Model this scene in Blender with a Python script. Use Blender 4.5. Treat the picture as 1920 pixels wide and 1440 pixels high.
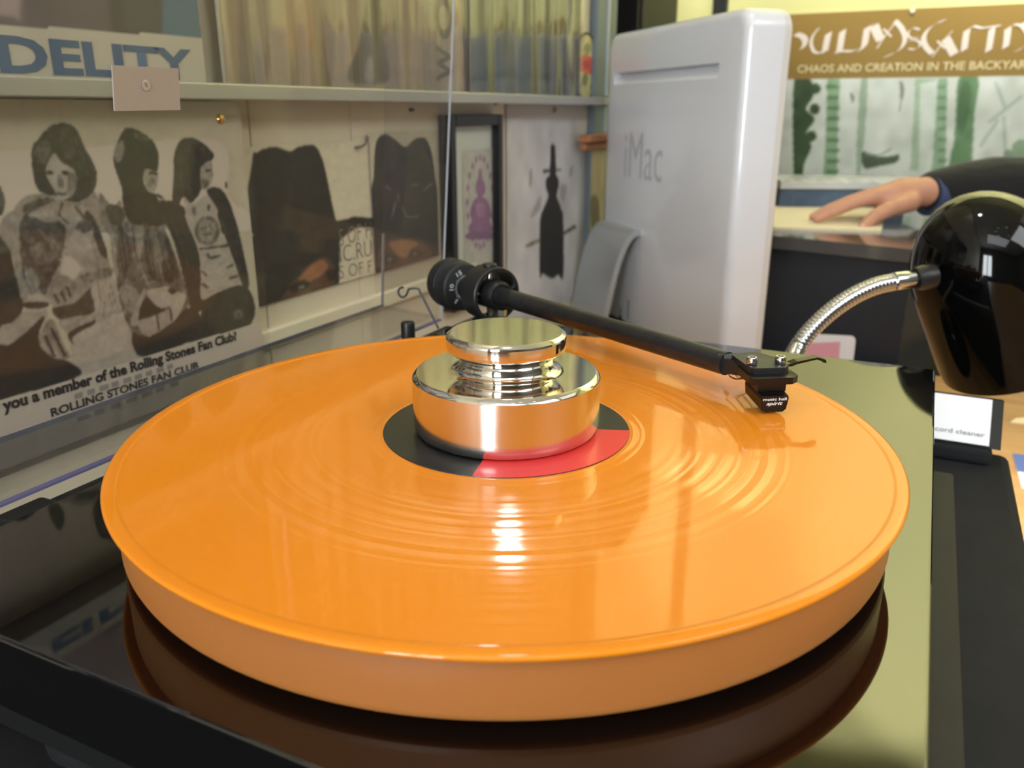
import bpy, bmesh, math, random
import numpy as np
from mathutils import Vector, Matrix

# ------------------------------------------------------------------ clear
for o in list(bpy.data.objects):
    bpy.data.objects.remove(o, do_unlink=True)
scene = bpy.context.scene
COL = scene.collection
random.seed(7)
rng = np.random.default_rng(11)

# ------------------------------------------------------------------ camera
# world: record centre on the z axis, floor z = 0, record top z = ZR,
# +Y runs along the left wall (away), +X points away from that wall.
ZR = 0.96
FPX, PITCH, YAW = 1553.0, math.radians(18.31), math.radians(26.1)
CP = Vector((0.14131, -0.28321, ZR + 0.1232))
cam_d = bpy.data.cameras.new('camera')
cam_d.sensor_fit = 'HORIZONTAL'; cam_d.sensor_width = 36.0
cam_d.lens = 36.0 * FPX / 1920.0
cam_d.clip_start = 0.01; cam_d.clip_end = 50
cam_d.dof.use_dof = True
cam_d.dof.focus_distance = 0.335
cam_d.dof.aperture_fstop = 14.5
cam = bpy.data.objects.new('camera', cam_d); COL.objects.link(cam)
cam.location = CP
cam.rotation_euler = (math.pi / 2 - PITCH, 0, YAW)
scene.camera = cam

# ------------------------------------------------------------------ world, lights, exposure
scene.view_settings.view_transform = 'Standard'
scene.view_settings.look = 'None'
scene.view_settings.gamma = 1.0
scene.view_settings.use_curve_mapping = False
scene.view_settings.exposure = 0.1
world = bpy.data.worlds.new('world'); scene.world = world
world.use_nodes = True
world.node_tree.nodes['Background'].inputs[0].default_value = (1.0, 0.96, 0.9, 1)
world.node_tree.nodes['Background'].inputs[1].default_value = 0.25

CEIL = 2.62
def area_light(name, loc, size, power, col=(1, 0.9, 0.76), rot=(0, 0, 0), shape='DISK', size_y=None, spread=None):
    d = bpy.data.lights.new(name, 'AREA'); d.shape = shape; d.size = size
    if size_y: d.size_y = size_y
    d.energy = power; d.color = col
    if spread: d.spread = spread
    o = bpy.data.objects.new(name, d); COL.objects.link(o); o.location = loc; o.rotation_euler = rot
    return o
LIGHT_COL = (0.95, 0.975, 1.0)
# ceiling: (x, y, watts) small spots and (x, y, sx, sy, watts) diffuser panels added for soft ambience
DOWNLIGHTS = [(-0.085, 0.207, 3.8), (0.75, -0.95, 0.08), (0.95, -0.25, 0.06), (0.55, -0.70, 0.05), (0.62, -0.45, 0.04), (1.2, -0.7, 0.05)]
FILL_PANELS = [(0.80, -1.4, 1.2, 0.8, 11), (2.0, -0.3, 1.2, 1.2, 30), (1.95, 1.0, 1.2, 1.0, 3), (-0.95, 1.2, 0.5, 0.5, 5)]
for (x, y, w) in DOWNLIGHTS:
    area_light('spot_emitter', (x, y, CEIL - 0.035), 0.11 if w > 1 else 0.07, w, LIGHT_COL)
for (x, y, sx, sy, w) in FILL_PANELS:
    area_light('fill_panel_emitter', (x, y, CEIL - 0.035), sx, w, LIGHT_COL, shape='RECTANGLE', size_y=sy)

# track spotlights aimed at the upper part of the yellow far wall
TRACK = [(-0.40, 0.80), (0.05, 0.80), (0.50, 0.80), (0.95, 0.80)]
TRACK_AIM = Vector((0, 0.96, -0.52)).normalized()
for (x, y) in TRACK:
    d = bpy.data.lights.new('track_spot', 'SPOT'); d.energy = 88; d.spot_size = math.radians(61); d.spot_blend = 0.4; d.shadow_soft_size = 0.03; d.color = LIGHT_COL
    o = bpy.data.objects.new('track_spot', d); COL.objects.link(o); o.location = Vector((x, y, CEIL - 0.12)) + TRACK_AIM * 0.075
    o.rotation_euler = TRACK_AIM.to_track_quat('-Z', 'Y').to_euler()
# cool fill from an added, unseen window behind the camera
FILL_WIN = (0.26, 0.66, 1.40, 1.35)      # centre x, width, centre z, height
area_light('fill_window_light', (FILL_WIN[0], -2.57, FILL_WIN[2]), FILL_WIN[1], 62, (0.86, 0.94, 1.0), rot=(math.radians(90), 0, 0), shape='RECTANGLE', size_y=FILL_WIN[3])

# ------------------------------------------------------------------ helpers
def ray(px, py):
    F = Vector((-math.sin(YAW) * math.cos(PITCH), math.cos(YAW) * math.cos(PITCH), -math.sin(PITCH)))
    R = Vector((math.cos(YAW), math.sin(YAW), 0))
    U = R.cross(F)
    return F + R * ((px - 960) / FPX) - U * ((py - 720) / FPX)
def onZ(px, py, z):            # survey a photo point on the level plane z (relative to the record top)
    d = ray(px, py); return CP + d * ((z + ZR - CP.z) / d.z)
def onX(px, py, x):
    d = ray(px, py); return CP + d * ((x - CP.x) / d.x)
def onY(px, py, y):
    d = ray(px, py); return CP + d * ((y - CP.y) / d.y)
def onP(px, py, p0, n):
    d = ray(px, py); return CP + d * ((Vector(p0) - CP).dot(n) / d.dot(n))
def atD(px, py, t):
    return CP + ray(px, py) * t

def s2l(c):
    c = np.asarray(c, float)
    return np.where(c <= 0.04045, c / 12.92, ((c + 0.055) / 1.055) ** 2.4)
def rgb(r, g, b):
    v = s2l(np.array([r, g, b]) / 255.0); return (float(v[0]), float(v[1]), float(v[2]), 1.0)

MATS = {}
def mat(name, color=(0.8, 0.8, 0.8, 1), rough=0.5, metal=0.0, coat=0.0, coat_rough=0.03, trans=0.0, ior=1.5,
        emit=None, emit_s=0.0, spec=0.5, noise=None, bump=None, sss=0.0, sheen=0.0):
    if name in MATS: return MATS[name]
    m = bpy.data.materials.new(name); m.use_nodes = True
    nt = m.node_tree; b = nt.nodes['Principled BSDF']
    b.inputs['Base Color'].default_value = color
    b.inputs['Roughness'].default_value = rough
    b.inputs['Metallic'].default_value = metal
    b.inputs['Coat Weight'].default_value = coat
    b.inputs['Coat Roughness'].default_value = coat_rough
    b.inputs['Transmission Weight'].default_value = trans
    b.inputs['IOR'].default_value = ior
    b.inputs['Specular IOR Level'].default_value = spec
    if sheen: b.inputs['Sheen Weight'].default_value = sheen
    if sss:
        b.inputs['Subsurface Weight'].default_value = sss
        b.inputs['Subsurface Radius'].default_value = (0.012, 0.006, 0.003)
        b.inputs['Subsurface Scale'].default_value = 1.0
    if emit:
        b.inputs['Emission Color'].default_value = emit; b.inputs['Emission Strength'].default_value = emit_s
    tc = None
    if noise or bump:
        tc = nt.nodes.new('ShaderNodeTexCoord')
    if noise:      # (scale, amount, second colour, stretch)
        sc, amt, c2, st = noise
        mp = nt.nodes.new('ShaderNodeMapping'); mp.inputs['Scale'].default_value = st
        nz = nt.nodes.new('ShaderNodeTexNoise'); nz.inputs['Scale'].default_value = sc; nz.inputs['Detail'].default_value = 5
        mx = nt.nodes.new('ShaderNodeMix'); mx.data_type = 'RGBA'
        mx.inputs[6].default_value = color; mx.inputs[7].default_value = c2
        rp = nt.nodes.new('ShaderNodeMapRange'); rp.inputs[1].default_value = 0.35; rp.inputs[2].default_value = 0.7
        rp.inputs[3].default_value = 0; rp.inputs[4].default_value = amt
        nt.links.new(tc.outputs['Object'], mp.inputs[0]); nt.links.new(mp.outputs[0], nz.inputs['Vector'])
        nt.links.new(nz.outputs['Fac'], rp.inputs[0]); nt.links.new(rp.outputs[0], mx.inputs[0])
        nt.links.new(mx.outputs[2], b.inputs['Base Color'])
    if bump:       # (scale, strength, distance, stretch)
        sc, stg, dist, st = bump
        mp2 = nt.nodes.new('ShaderNodeMapping'); mp2.inputs['Scale'].default_value = st
        nz2 = nt.nodes.new('ShaderNodeTexNoise'); nz2.inputs['Scale'].default_value = sc; nz2.inputs['Detail'].default_value = 2
        bp = nt.nodes.new('ShaderNodeBump'); bp.inputs['Strength'].default_value = stg; bp.inputs['Distance'].default_value = dist
        nt.links.new(tc.outputs['Object'], mp2.inputs[0]); nt.links.new(mp2.outputs[0], nz2.inputs['Vector'])
        nt.links.new(nz2.outputs['Fac'], bp.inputs['Height']); nt.links.new(bp.outputs[0], b.inputs['Normal'])
    MATS[name] = m
    return m

def clear_mat(name, tint=(0.95, 0.96, 0.97, 1), haze=0.04, haze_col=(0.6, 0.6, 0.6, 1), rough=0.03, refl=1.0, bump=None, ior=1.5):
    """thin clear plastic: see-through with Fresnel reflection and a little surface haze"""
    if name in MATS: return MATS[name]
    m = bpy.data.materials.new(name); m.use_nodes = True
    nt = m.node_tree; nt.nodes.clear()
    out = nt.nodes.new('ShaderNodeOutputMaterial')
    tr = nt.nodes.new('ShaderNodeBsdfTransparent'); tr.inputs[0].default_value = tint
    df = nt.nodes.new('ShaderNodeBsdfDiffuse'); df.inputs[0].default_value = haze_col
    gl = nt.nodes.new('ShaderNodeBsdfGlossy'); gl.inputs['Roughness'].default_value = rough
    fr = nt.nodes.new('ShaderNodeLayerWeight'); fr.inputs[0].default_value = 0.5
    pw = nt.nodes.new('ShaderNodeMath'); pw.operation = 'POWER'; pw.inputs[1].default_value = 5.0; nt.links.new(fr.outputs['Facing'], pw.inputs[0])
    sch = nt.nodes.new('ShaderNodeMath'); sch.operation = 'MULTIPLY_ADD'; sch.inputs[1].default_value = 0.96; sch.inputs[2].default_value = 0.04; nt.links.new(pw.outputs[0], sch.inputs[0])
    m1 = nt.nodes.new('ShaderNodeMixShader'); m1.inputs[0].default_value = haze
    m2 = nt.nodes.new('ShaderNodeMixShader')
    mul = nt.nodes.new('ShaderNodeMath'); mul.operation = 'MULTIPLY'; mul.inputs[1].default_value = refl; mul.use_clamp = True
    nt.links.new(tr.outputs[0], m1.inputs[1]); nt.links.new(df.outputs[0], m1.inputs[2])
    nt.links.new(sch.outputs[0], mul.inputs[0]); nt.links.new(mul.outputs[0], m2.inputs[0])
    nt.links.new(m1.outputs[0], m2.inputs[1]); nt.links.new(gl.outputs[0], m2.inputs[2])
    nt.links.new(m2.outputs[0], out.inputs[0])
    if bump:
        tc = nt.nodes.new('ShaderNodeTexCoord'); mp = nt.nodes.new('ShaderNodeMapping'); mp.inputs['Scale'].default_value = bump[3]
        nz = nt.nodes.new('ShaderNodeTexNoise'); nz.inputs['Scale'].default_value = bump[0]; nz.inputs['Detail'].default_value = 1
        bp = nt.nodes.new('ShaderNodeBump'); bp.inputs['Strength'].default_value = bump[1]; bp.inputs['Distance'].default_value = bump[2]
        nt.links.new(tc.outputs['Object'], mp.inputs[0]); nt.links.new(mp.outputs[0], nz.inputs['Vector'])
        nt.links.new(nz.outputs['Fac'], bp.inputs['Height']); nt.links.new(bp.outputs[0], gl.inputs['Normal']); nt.links.new(bp.outputs[0], fr.inputs['Normal'])
    MATS[name] = m
    return m

def vcol_mat(name, rough=0.6, coat=0.0, coat_rough=0.1):
    if name in MATS: return MATS[name]
    m = bpy.data.materials.new(name); m.use_nodes = True
    nt = m.node_tree; b = nt.nodes['Principled BSDF']
    a = nt.nodes.new('ShaderNodeAttribute'); a.attribute_name = 'print'
    nt.links.new(a.outputs['Color'], b.inputs['Base Color'])
    b.inputs['Roughness'].default_value = rough
    b.inputs['Coat Weight'].default_value = coat; b.inputs['Coat Roughness'].default_value = coat_rough
    MATS[name] = m
    return m

def finish(name, me, material, parent=None, smooth=False, sharp=35):
    if material is not None and len(me.materials) == 0:
        for mm in (material if isinstance(material, (list, tuple)) else [material]): me.materials.append(mm)
    if smooth:
        me.polygons.foreach_set('use_smooth', [True] * len(me.polygons))
        try: me.set_sharp_from_angle(angle=math.radians(sharp))
        except Exception: pass
    o = bpy.data.objects.new(name, me); COL.objects.link(o)
    if parent is not None: o.parent = parent; o.matrix_parent_inverse = parent.matrix_world.inverted()
    return o
def obj(name, bm, material, parent=None, smooth=False, sharp=35):
    bmesh.ops.recalc_face_normals(bm, faces=bm.faces)
    me = bpy.data.meshes.new(name); bm.to_mesh(me); bm.free()
    return finish(name, me, material, parent, smooth, sharp)
def tag(o, label, cat, group=None, kind=None):
    o['label'] = label; o['category'] = cat
    if group: o['group'] = group
    if kind: o['kind'] = kind
    return o
def thing(name, label, cat, loc=(0, 0, 0), group=None):
    o = bpy.data.objects.new(name, None); COL.objects.link(o); o.location = loc; o.empty_display_size = 0.02
    bpy.context.view_layer.update()
    return tag(o, label, cat, group)
def struct(o): o['kind'] = 'structure'; return o

def bm_box(x0, x1, y0, y1, z0, z1, bevel=0.0, seg=2, bm=None, M=None):
    b = bmesh.new()
    bmesh.ops.create_cube(b, size=1.0)
    for v in b.verts:
        v.co = Vector(((x0 + x1) / 2 + v.co.x * (x1 - x0), (y0 + y1) / 2 + v.co.y * (y1 - y0), (z0 + z1) / 2 + v.co.z * (z1 - z0)))
    if bevel:
        bmesh.ops.bevel(b, geom=list(b.edges), offset=bevel, segments=seg, profile=0.5, affect='EDGES')
    if M is not None: b.transform(M)
    if bm is None: return b
    me = bpy.data.meshes.new('t'); b.to_mesh(me); b.free(); bm.from_mesh(me); bpy.data.meshes.remove(me)
    return bm
def bm_lathe(prof, seg=96, M=None, close=False, bm=None):
    """surface of revolution about z; prof = [(r, z), ...]"""
    b = bm or bmesh.new()
    rings = []
    for r, z in prof:
        if r < 1e-7: rings.append([b.verts.new(M @ Vector((0, 0, z)) if M else (0, 0, z))])
        else:
            rings.append([])
            for i in range(seg):
                a = 2 * math.pi * i / seg; p = Vector((r * math.cos(a), r * math.sin(a), z))
                rings[-1].append(b.verts.new(M @ p if M else p))
    pairs = list(zip(rings[:-1], rings[1:]))
    if close: pairs.append((rings[-1], rings[0]))
    for A, B in pairs:
        if len(A) == 1 and len(B) == 1: continue
        for i in range(seg):
            j = (i + 1) % seg
            if len(A) == 1: b.faces.new((A[0], B[i], B[j]))
            elif len(B) == 1: b.faces.new((A[i], A[j], B[0]))
            else: b.faces.new((A[i], A[j], B[j], B[i]))
    return b
def bm_tube(pts, rad, seg=12, cap=True, bm=None):
    b = bm or bmesh.new()
    pts = [Vector(p) for p in pts]; n = len(pts)
    rad = rad if hasattr(rad, '__len__') else [rad] * n
    tang = [(pts[min(i + 1, n - 1)] - pts[max(i - 1, 0)]).normalized() for i in range(n)]
    up = Vector((0, 0, 1)) if abs(tang[0].z) < 0.9 else Vector((1, 0, 0))
    u = tang[0].cross(up).normalized(); rings = []
    for i in range(n):
        u = (u - tang[i] * u.dot(tang[i])).normalized(); w = tang[i].cross(u)
        rings.append([b.verts.new(pts[i] + (u * math.cos(2 * math.pi * k / seg) + w * math.sin(2 * math.pi * k / seg)) * rad[i]) for k in range(seg)])
    for A, B in zip(rings[:-1], rings[1:]):
        for k in range(seg): b.faces.new((A[k], A[(k + 1) % seg], B[(k + 1) % seg], B[k]))
    if cap: b.faces.new(rings[0][::-1]); b.faces.new(rings[-1])
    return b
def bm_prism(poly, vec, bm=None):
    """extrude a closed 3-D polygon along vec"""
    b = bm or bmesh.new(); vec = Vector(vec)
    a = [b.verts.new(Vector(p)) for p in poly]; c = [b.verts.new(Vector(p) + vec) for p in poly]
    b.faces.new(a); b.faces.new(c[::-1])
    for i in range(len(a)): b.faces.new((a[i], c[i], c[(i + 1) % len(a)], a[(i + 1) % len(a)]))
    return b
def spline(pts, n=10, closed=False):
    pts = [Vector(p) for p in pts]; out = []; m = len(pts)
    for i in range(m if closed else m - 1):
        g = (lambda k: pts[k % m]) if closed else (lambda k: pts[max(0, min(m - 1, k))])
        p0, p1, p2, p3 = g(i - 1), g(i), g(i + 1), g(i + 2)
        for k in range(n):
            t = k / n
            out.append(0.5 * ((2 * p1) + (p2 - p0) * t + (2 * p0 - 5 * p1 + 4 * p2 - p3) * t * t + (3 * p1 - p0 - 3 * p2 + p3) * t ** 3))
    if not closed: out.append(pts[-1])
    return out
def frame_matrix(origin, zdir, xhint=(0, 0, 1)):
    z = Vector(zdir).normalized(); x = Vector(xhint); x = (x - z * x.dot(z)).normalized(); y = z.cross(x)
    M = Matrix((x, y, z)).transposed().to_4x4(); M.translation = Vector(origin); return M

def text_mesh(name, body, O, Rv, Uv, material, parent=None, bold=0.0, lift=0.0003, shear=0.0, spacing=1.0, thick=0.0):
    """lettering laid on a surface: O = lower-left, Rv = full width vector, Uv = cap-height vector"""
    cu = bpy.data.curves.new('txt', 'FONT'); cu.body = body; cu.size = 1; cu.offset = bold; cu.shear = shear
    cu.space_character = spacing; cu.resolution_u = 3
    to = bpy.data.objects.new('txt', cu); COL.objects.link(to)
    dg = bpy.context.evaluated_depsgraph_get(); dg.update()
    me = bpy.data.meshes.new_from_object(to.evaluated_get(dg))
    bpy.data.objects.remove(to, do_unlink=True); bpy.data.curves.remove(cu)
    xs = [v.co.x for v in me.vertices]; x0, x1 = min(xs), max(xs)
    O = Vector(O); Rv = Vector(Rv); Uv = Vector(Uv); N = Rv.cross(Uv).normalized()
    for v in me.vertices:
        v.co = O + Rv * ((v.co.x - x0) / (x1 - x0)) + Uv * (v.co.y / 0.73) + N * lift
    return finish(name, me, material, parent)

# ---- print painter: a tone grid painted with traced shapes, stored as a colour attribute on the sheet
class Print:
    def __init__(self, u0, u1, v0, v1, nu, nv, topl, base):
        self.u0, self.u1, self.v0, self.v1, self.nu, self.nv, self.topl = u0, u1, v0, v1, nu, nv, topl
        self.img = np.zeros((nv, nu, 3)); self.img[:] = np.array(base, float)
        self.U, self.V = np.meshgrid(np.linspace(u0, u1, nu), np.linspace(v0, v1, nv))
    def mask(self, pts, raw=False):
        q = np.array(pts if raw else [self.topl(*p) for p in pts])
        inside = np.zeros(self.U.shape, bool); n = len(q)
        for i in range(n):
            x1, y1 = q[i]; x2, y2 = q[(i + 1) % n]
            if y1 == y2: continue
            c = ((y1 > self.V) != (y2 > self.V)) & (self.U < (x2 - x1) * (self.V - y1) / (y2 - y1) + x1)
            inside ^= c
        return inside
    def fill(self, pts, col, a=1.0, smooth=True, raw=False):
        if smooth and len(pts) > 3:
            pts = [(p.x, p.y) for p in spline([(x, y, 0) for x, y in pts], 5, True)]
        m = self.mask(pts, raw); self.img[m] = self.img[m] * (1 - a) + np.array(col, float) * a
    def circle(self, c, r, col, a=1.0, ry=None):
        ry = ry or r
        self.fill([(c[0] + r * math.cos(t * math.pi / 8), c[1] + ry * math.sin(t * math.pi / 8)) for t in range(16)], col, a, smooth=False)
    def line(self, pts, w, col, a=1.0):
        for (x1, y1), (x2, y2) in zip(pts[:-1], pts[1:]):
            d = math.hypot(x2 - x1, y2 - y1) or 1; nx, ny = -(y2 - y1) / d * w / 2, (x2 - x1) / d * w / 2
            self.fill([(x1 + nx, y1 + ny), (x2 + nx, y2 + ny), (x2 - nx, y2 - ny), (x1 - nx, y1 - ny)], col, a, smooth=False)
    def blur(self, n=1):
        for _ in range(n):
            p = np.pad(self.img, ((1, 1), (1, 1), (0, 0)), 'edge')
            self.img = (p[:-2, 1:-1] + p[2:, 1:-1] + p[1:-1, :-2] + p[1:-1, 2:] + 4 * p[1:-1, 1:-1]) / 8
    def cloud(self, cells, amt, where=None, seed=0, stretch=(1, 1)):
        r = np.random.default_rng(seed); gy, gx = max(2, int(cells * stretch[1])), max(2, int(cells * stretch[0])); g = r.normal(size=(gy + 2, gx + 2))
        yy = np.linspace(0, gy, self.nv); xx = np.linspace(0, gx, self.nu)
        yi = yy.astype(int); xi = xx.astype(int); fy = (yy - yi)[:, None]; fx = (xx - xi)[None, :]
        fy = fy * fy * (3 - 2 * fy); fx = fx * fx * (3 - 2 * fx)
        a = g[yi][:, xi]; b = g[yi][:, xi + 1]; c = g[yi + 1][:, xi]; d = g[yi + 1][:, xi + 1]
        n = (a * (1 - fx) + b * fx) * (1 - fy) + (c * (1 - fx) + d * fx) * fy
        n = n[..., None] * amt
        if where is not None: n = n * where[..., None]
        self.img = np.clip(self.img + n, 4, 252)
    def sheet(self, name, P, material, parent=None):
        """P(u, v) -> world point"""
        nu, nv = self.nu, self.nv
        o = P(self.u0, self.v0); eu = P(self.u1, self.v0) - o; ev = P(self.u0, self.v1) - o
        a, b = np.meshgrid(np.linspace(0, 1, nu), np.linspace(0, 1, nv))
        co = np.array(o)[None, None] + a[..., None] * np.array(eu) + b[..., None] * np.array(ev)
        idx = np.arange(nu * nv).reshape(nv, nu)
        f = np.stack([idx[:-1, :-1], idx[:-1, 1:], idx[1:, 1:], idx[1:, :-1]], -1).reshape(-1, 4)
        me = bpy.data.meshes.new(name)
        me.vertices.add(nu * nv); me.vertices.foreach_set('co', co.reshape(-1))
        me.loops.add(f.size); me.loops.foreach_set('vertex_index', f.reshape(-1))
        me.polygons.add(len(f)); me.polygons.foreach_set('loop_start', np.arange(0, f.size, 4)); me.polygons.foreach_set('loop_total', np.full(len(f), 4))
        me.update(); me.validate()
        at = me.color_attributes.new('print', 'FLOAT_COLOR', 'POINT')
        c = np.ones((nu * nv, 4)); c[:, :3] = s2l(np.clip(self.img, 0, 255).reshape(-1, 3) / 255.0)
        at.data.foreach_set('color', c.reshape(-1))
        return finish(name, me, material, parent)

# ------------------------------------------------------------------ materials
M_wall = mat('painted_board', rgb(222, 211, 188), 0.6, noise=(3, 0.5, rgb(204, 192, 168), (1, 1, 1)))
M_far = mat('yellow_wall_paint', rgb(233, 226, 150), 0.7, noise=(1.2, 0.4, rgb(222, 214, 136), (1, 1, 1)))
M_room = mat('room_paint', rgb(100, 98, 96), 0.7, noise=(1.5, 0.5, rgb(82, 80, 78), (1, 1, 1)))
M_ceil = mat('ceiling_paint', rgb(226, 226, 226), 0.8, noise=(2, 0.3, rgb(212, 212, 212), (1, 1, 1)))
M_floor = mat('floor_boards', rgb(104, 88, 74), 0.5, noise=(4, 0.8, rgb(80, 66, 54), (1, 8, 1)))
M_wood = mat('desk_wood', rgb(190, 146, 96), 0.42, noise=(5, 0.9, rgb(166, 120, 74), (1.2, 9, 1)))
M_alu = mat('aluminium_rail', rgb(176, 174, 170), 0.36, 0.45, noise=(20, 0.5, rgb(160, 160, 152), (1, 0.2, 1)))
M_gloss_black = mat('piano_black', rgb(9, 9, 9), 0.035, spec=0.95)
M_black = mat('satin_black', rgb(22, 22, 22), 0.42)
M_black_rubber = mat('rubber_black', rgb(27, 27, 28), 0.6)
M_grey_case = mat('dark_grey_case', rgb(40, 40, 43), 0.7, spec=0.12, noise=(60, 0.35, rgb(29, 29, 31), (1, 1, 1)))
M_grey_tier = mat('grey_tier', rgb(52, 50, 46), 0.6, spec=0.15, noise=(30, 0.3, rgb(38, 36, 34), (1, 1, 1)))
M_chrome = mat('chrome', rgb(205, 205, 205), 0.12, 1.0)
M_polished = mat('polished_aluminium', rgb(226, 222, 214), 0.075, 1.0)
M_side_alu = mat('turned_aluminium', rgb(228, 226, 222), 0.17, 1.0)
M_white_ink = mat('white_ink', rgb(225, 225, 225), 0.6)

# ------------------------------------------------------------------ room
XW = -0.345                     # face of the left partition wall
FARY = 1.76
YEND = 1.03
struct(obj('floor', bm_box(-1.6, 3.0, -2.6, 1.86, -0.05, 0.0), M_floor))
struct(obj('ceiling', bm_box(-1.6, 3.0, -2.6, 1.86, CEIL, CEIL + 0.05), M_ceil))
struct(obj('wall_back', bm_box(-1.6, 3.0, FARY, FARY + 0.1, 0, CEIL), M_far))
struct(obj('wall_right', bm_box(3.0, 3.1, -2.6, 1.86, 0, CEIL), M_room))
struct(obj('wall_front', bm_box(-1.6, 3.0, -2.7, -2.6, 0, CEIL), M_room))
struct(obj('wall_side', bm_box(-1.7, -1.6, -2.6, 1.86, 0, CEIL), M_room))
wn = struct(obj('fill_window_1', bm_box(FILL_WIN[0] - FILL_WIN[1] / 2, FILL_WIN[0] + FILL_WIN[1] / 2, -2.598, -2.59, FILL_WIN[2] - FILL_WIN[3] / 2, FILL_WIN[2] + FILL_WIN[3] / 2), mat('fill_window_pane', rgb(230, 238, 245), 0.2, emit=(0.86, 0.94, 1.0, 1), emit_s=1.0)))  # unseen window added as a fill source, with a glowing pane
M_wframe = mat('fill_window_paint', rgb(200, 196, 186), 0.5)
for k in range(3):
    x = FILL_WIN[0] - FILL_WIN[1] / 2 + FILL_WIN[1] * k / 2
    obj('fill_window_bar', bm_box(x - 0.03, x + 0.03, -2.59, -2.56, FILL_WIN[2] - FILL_WIN[3] / 2, FILL_WIN[2] + FILL_WIN[3] / 2), M_wframe, wn)
for z in (FILL_WIN[2] - FILL_WIN[3] / 2, FILL_WIN[2] + FILL_WIN[3] / 2):
    obj('fill_window_rail', bm_box(FILL_WIN[0] - FILL_WIN[1] / 2 - 0.03, FILL_WIN[0] + FILL_WIN[1] / 2 + 0.03, -2.59, -2.555, z - 0.03, z + 0.03), M_wframe, wn)
wl = struct(obj('wall_left', bm_box(XW - 0.04, XW - 0.006, -2.6, YEND, 0, CEIL), M_wall))
seams = [-2.6, -1.4, -0.62, 0.2395, 0.371, 0.87, YEND]
for a, b in zip(seams[:-1], seams[1:]):
    obj('wall_panel', bm_box(XW - 0.006, XW, a + 0.0006, b - 0.0006, 0.0, CEIL, 0.0005, 1), M_wall, wl)
# moulding along the wall behind the turntable
tr = struct(obj('trim_1', bm_box(XW, XW + 0.008, -1.2, 0.60, ZR - 0.068, ZR - 0.052, 0.002, 2), mat('cream_gloss_trim', rgb(222, 214, 188), 0.25)))
struct(obj('trim_2', bm_box(-0.348, -0.318, FARY - 0.02, FARY, 0, CEIL), mat('dark_trim', rgb(28, 26, 24), 0.6)))

# ------------------------------------------------------------------ downlight fixtures
SPOT_WHERE = ['directly above the turntable', 'third row behind the camera', 'right of the turntable front', 'second row behind the camera', 'just behind the camera', 'far right behind the camera']
for (x, y, w), wh in zip(DOWNLIGHTS, SPOT_WHERE):
    t = thing('ceiling_spotlight', 'small round white ceiling spotlight ' + wh, 'ceiling light', (x, y, CEIL - 0.03), 'ceiling spotlights')
    obj('housing', bm_lathe([(0.058, -0.03), (0.075, -0.03), (0.08, 0.0), (0.058, 0.0)], 40, Matrix.Translation((x, y, CEIL)), close=True), mat('lamp_white', rgb(235, 232, 225), 0.4), t, True)
PANEL_WHERE = ['behind the camera near the added window', 'on the right side of the room', 'in the far right of the room', 'beyond the partition wall']
for (x, y, sx, sy, w), wh in zip(FILL_PANELS, PANEL_WHERE):  # unseen panels put in for soft fill
    t = thing('fill_panel_light', 'added flat rectangular ceiling light ' + wh, 'ceiling light', (x, y, CEIL - 0.03), 'added ceiling panel lights')
    for (xa, xb, ya, yb) in ((-sx / 2 - 0.02, -sx / 2, -sy / 2 - 0.02, sy / 2 + 0.02), (sx / 2, sx / 2 + 0.02, -sy / 2 - 0.02, sy / 2 + 0.02), (-sx / 2, sx / 2, -sy / 2 - 0.02, -sy / 2), (-sx / 2, sx / 2, sy / 2, sy / 2 + 0.02)):
        obj('frame_bar', bm_box(x + xa, x + xb, y + ya, y + yb, CEIL - 0.04, CEIL), mat('lamp_white'), t)

TRACK_WHERE = ['nearest the partition wall', 'second from the partition wall', 'third from the partition wall', 'farthest from the partition wall']
trk = tag(obj('lighting_track', bm_box(-0.75, 1.3, 0.785, 0.815, CEIL - 0.03, CEIL, 0.002, 1), mat('lamp_white')), 'long white ceiling track carrying four spotlights', 'track')
for (x, y), wh in zip(TRACK, TRACK_WHERE):
    t = thing('track_spotlight', 'white cylindrical track spotlight ' + wh, 'ceiling light', (x, y, CEIL - 0.03), 'track spotlights')
    obj('stem', bm_tube([(x, y, CEIL - 0.03), (x, y, CEIL - 0.12)], 0.006, 12), mat('lamp_white'), t, True)
    obj('head', bm_lathe([(0, -0.06), (0.03, -0.06), (0.036, -0.05), (0.036, 0.06), (0.033, 0.06), (0.033, -0.04), (0, -0.045)], 32, frame_matrix((x, y, CEIL - 0.12), TRACK_AIM)), mat('lamp_white'), t, True)

# ------------------------------------------------------------------ desk, case, turntable
DZ = ZR - 0.21
desk = thing('desk', 'light brown wooden desk under the turntable and the white computer', 'desk', (0.1, 0.2, 0))
obj('desktop', bm_box(-0.31, 0.95, -0.75, 0.90, DZ - 0.03, DZ, 0.002, 1), M_wood, desk)
obj('desk_extension', bm_box(0.21, 0.95, 0.90, 1.14, DZ - 0.03, DZ, 0.002, 1), M_wood, desk)
for x in (-0.28, 0.9):
    for y in (-0.7, 0.85):
        obj('leg', bm_box(x - 0.025, x + 0.025, y - 0.025, y + 0.025, 0, DZ - 0.03), M_wood, desk)
case = thing('equipment_case', 'flat dark grey equipment case underneath the black turntable', 'case', (0, 0, DZ))
obj('body', bm_box(-0.27, 0.217, -0.42, 0.335, DZ + 0.006, ZR - 0.1, 0.006, 3), M_grey_case, case)
for x in (-0.23, 0.18):
    for y in (-0.38, 0.295):
        obj('foot', bm_lathe([(0, DZ), (0.015, DZ), (0.015, DZ + 0.008), (0, DZ + 0.008)], 20, Matrix.Translation((x, y, 0))), M_black_rubber, case)

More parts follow.
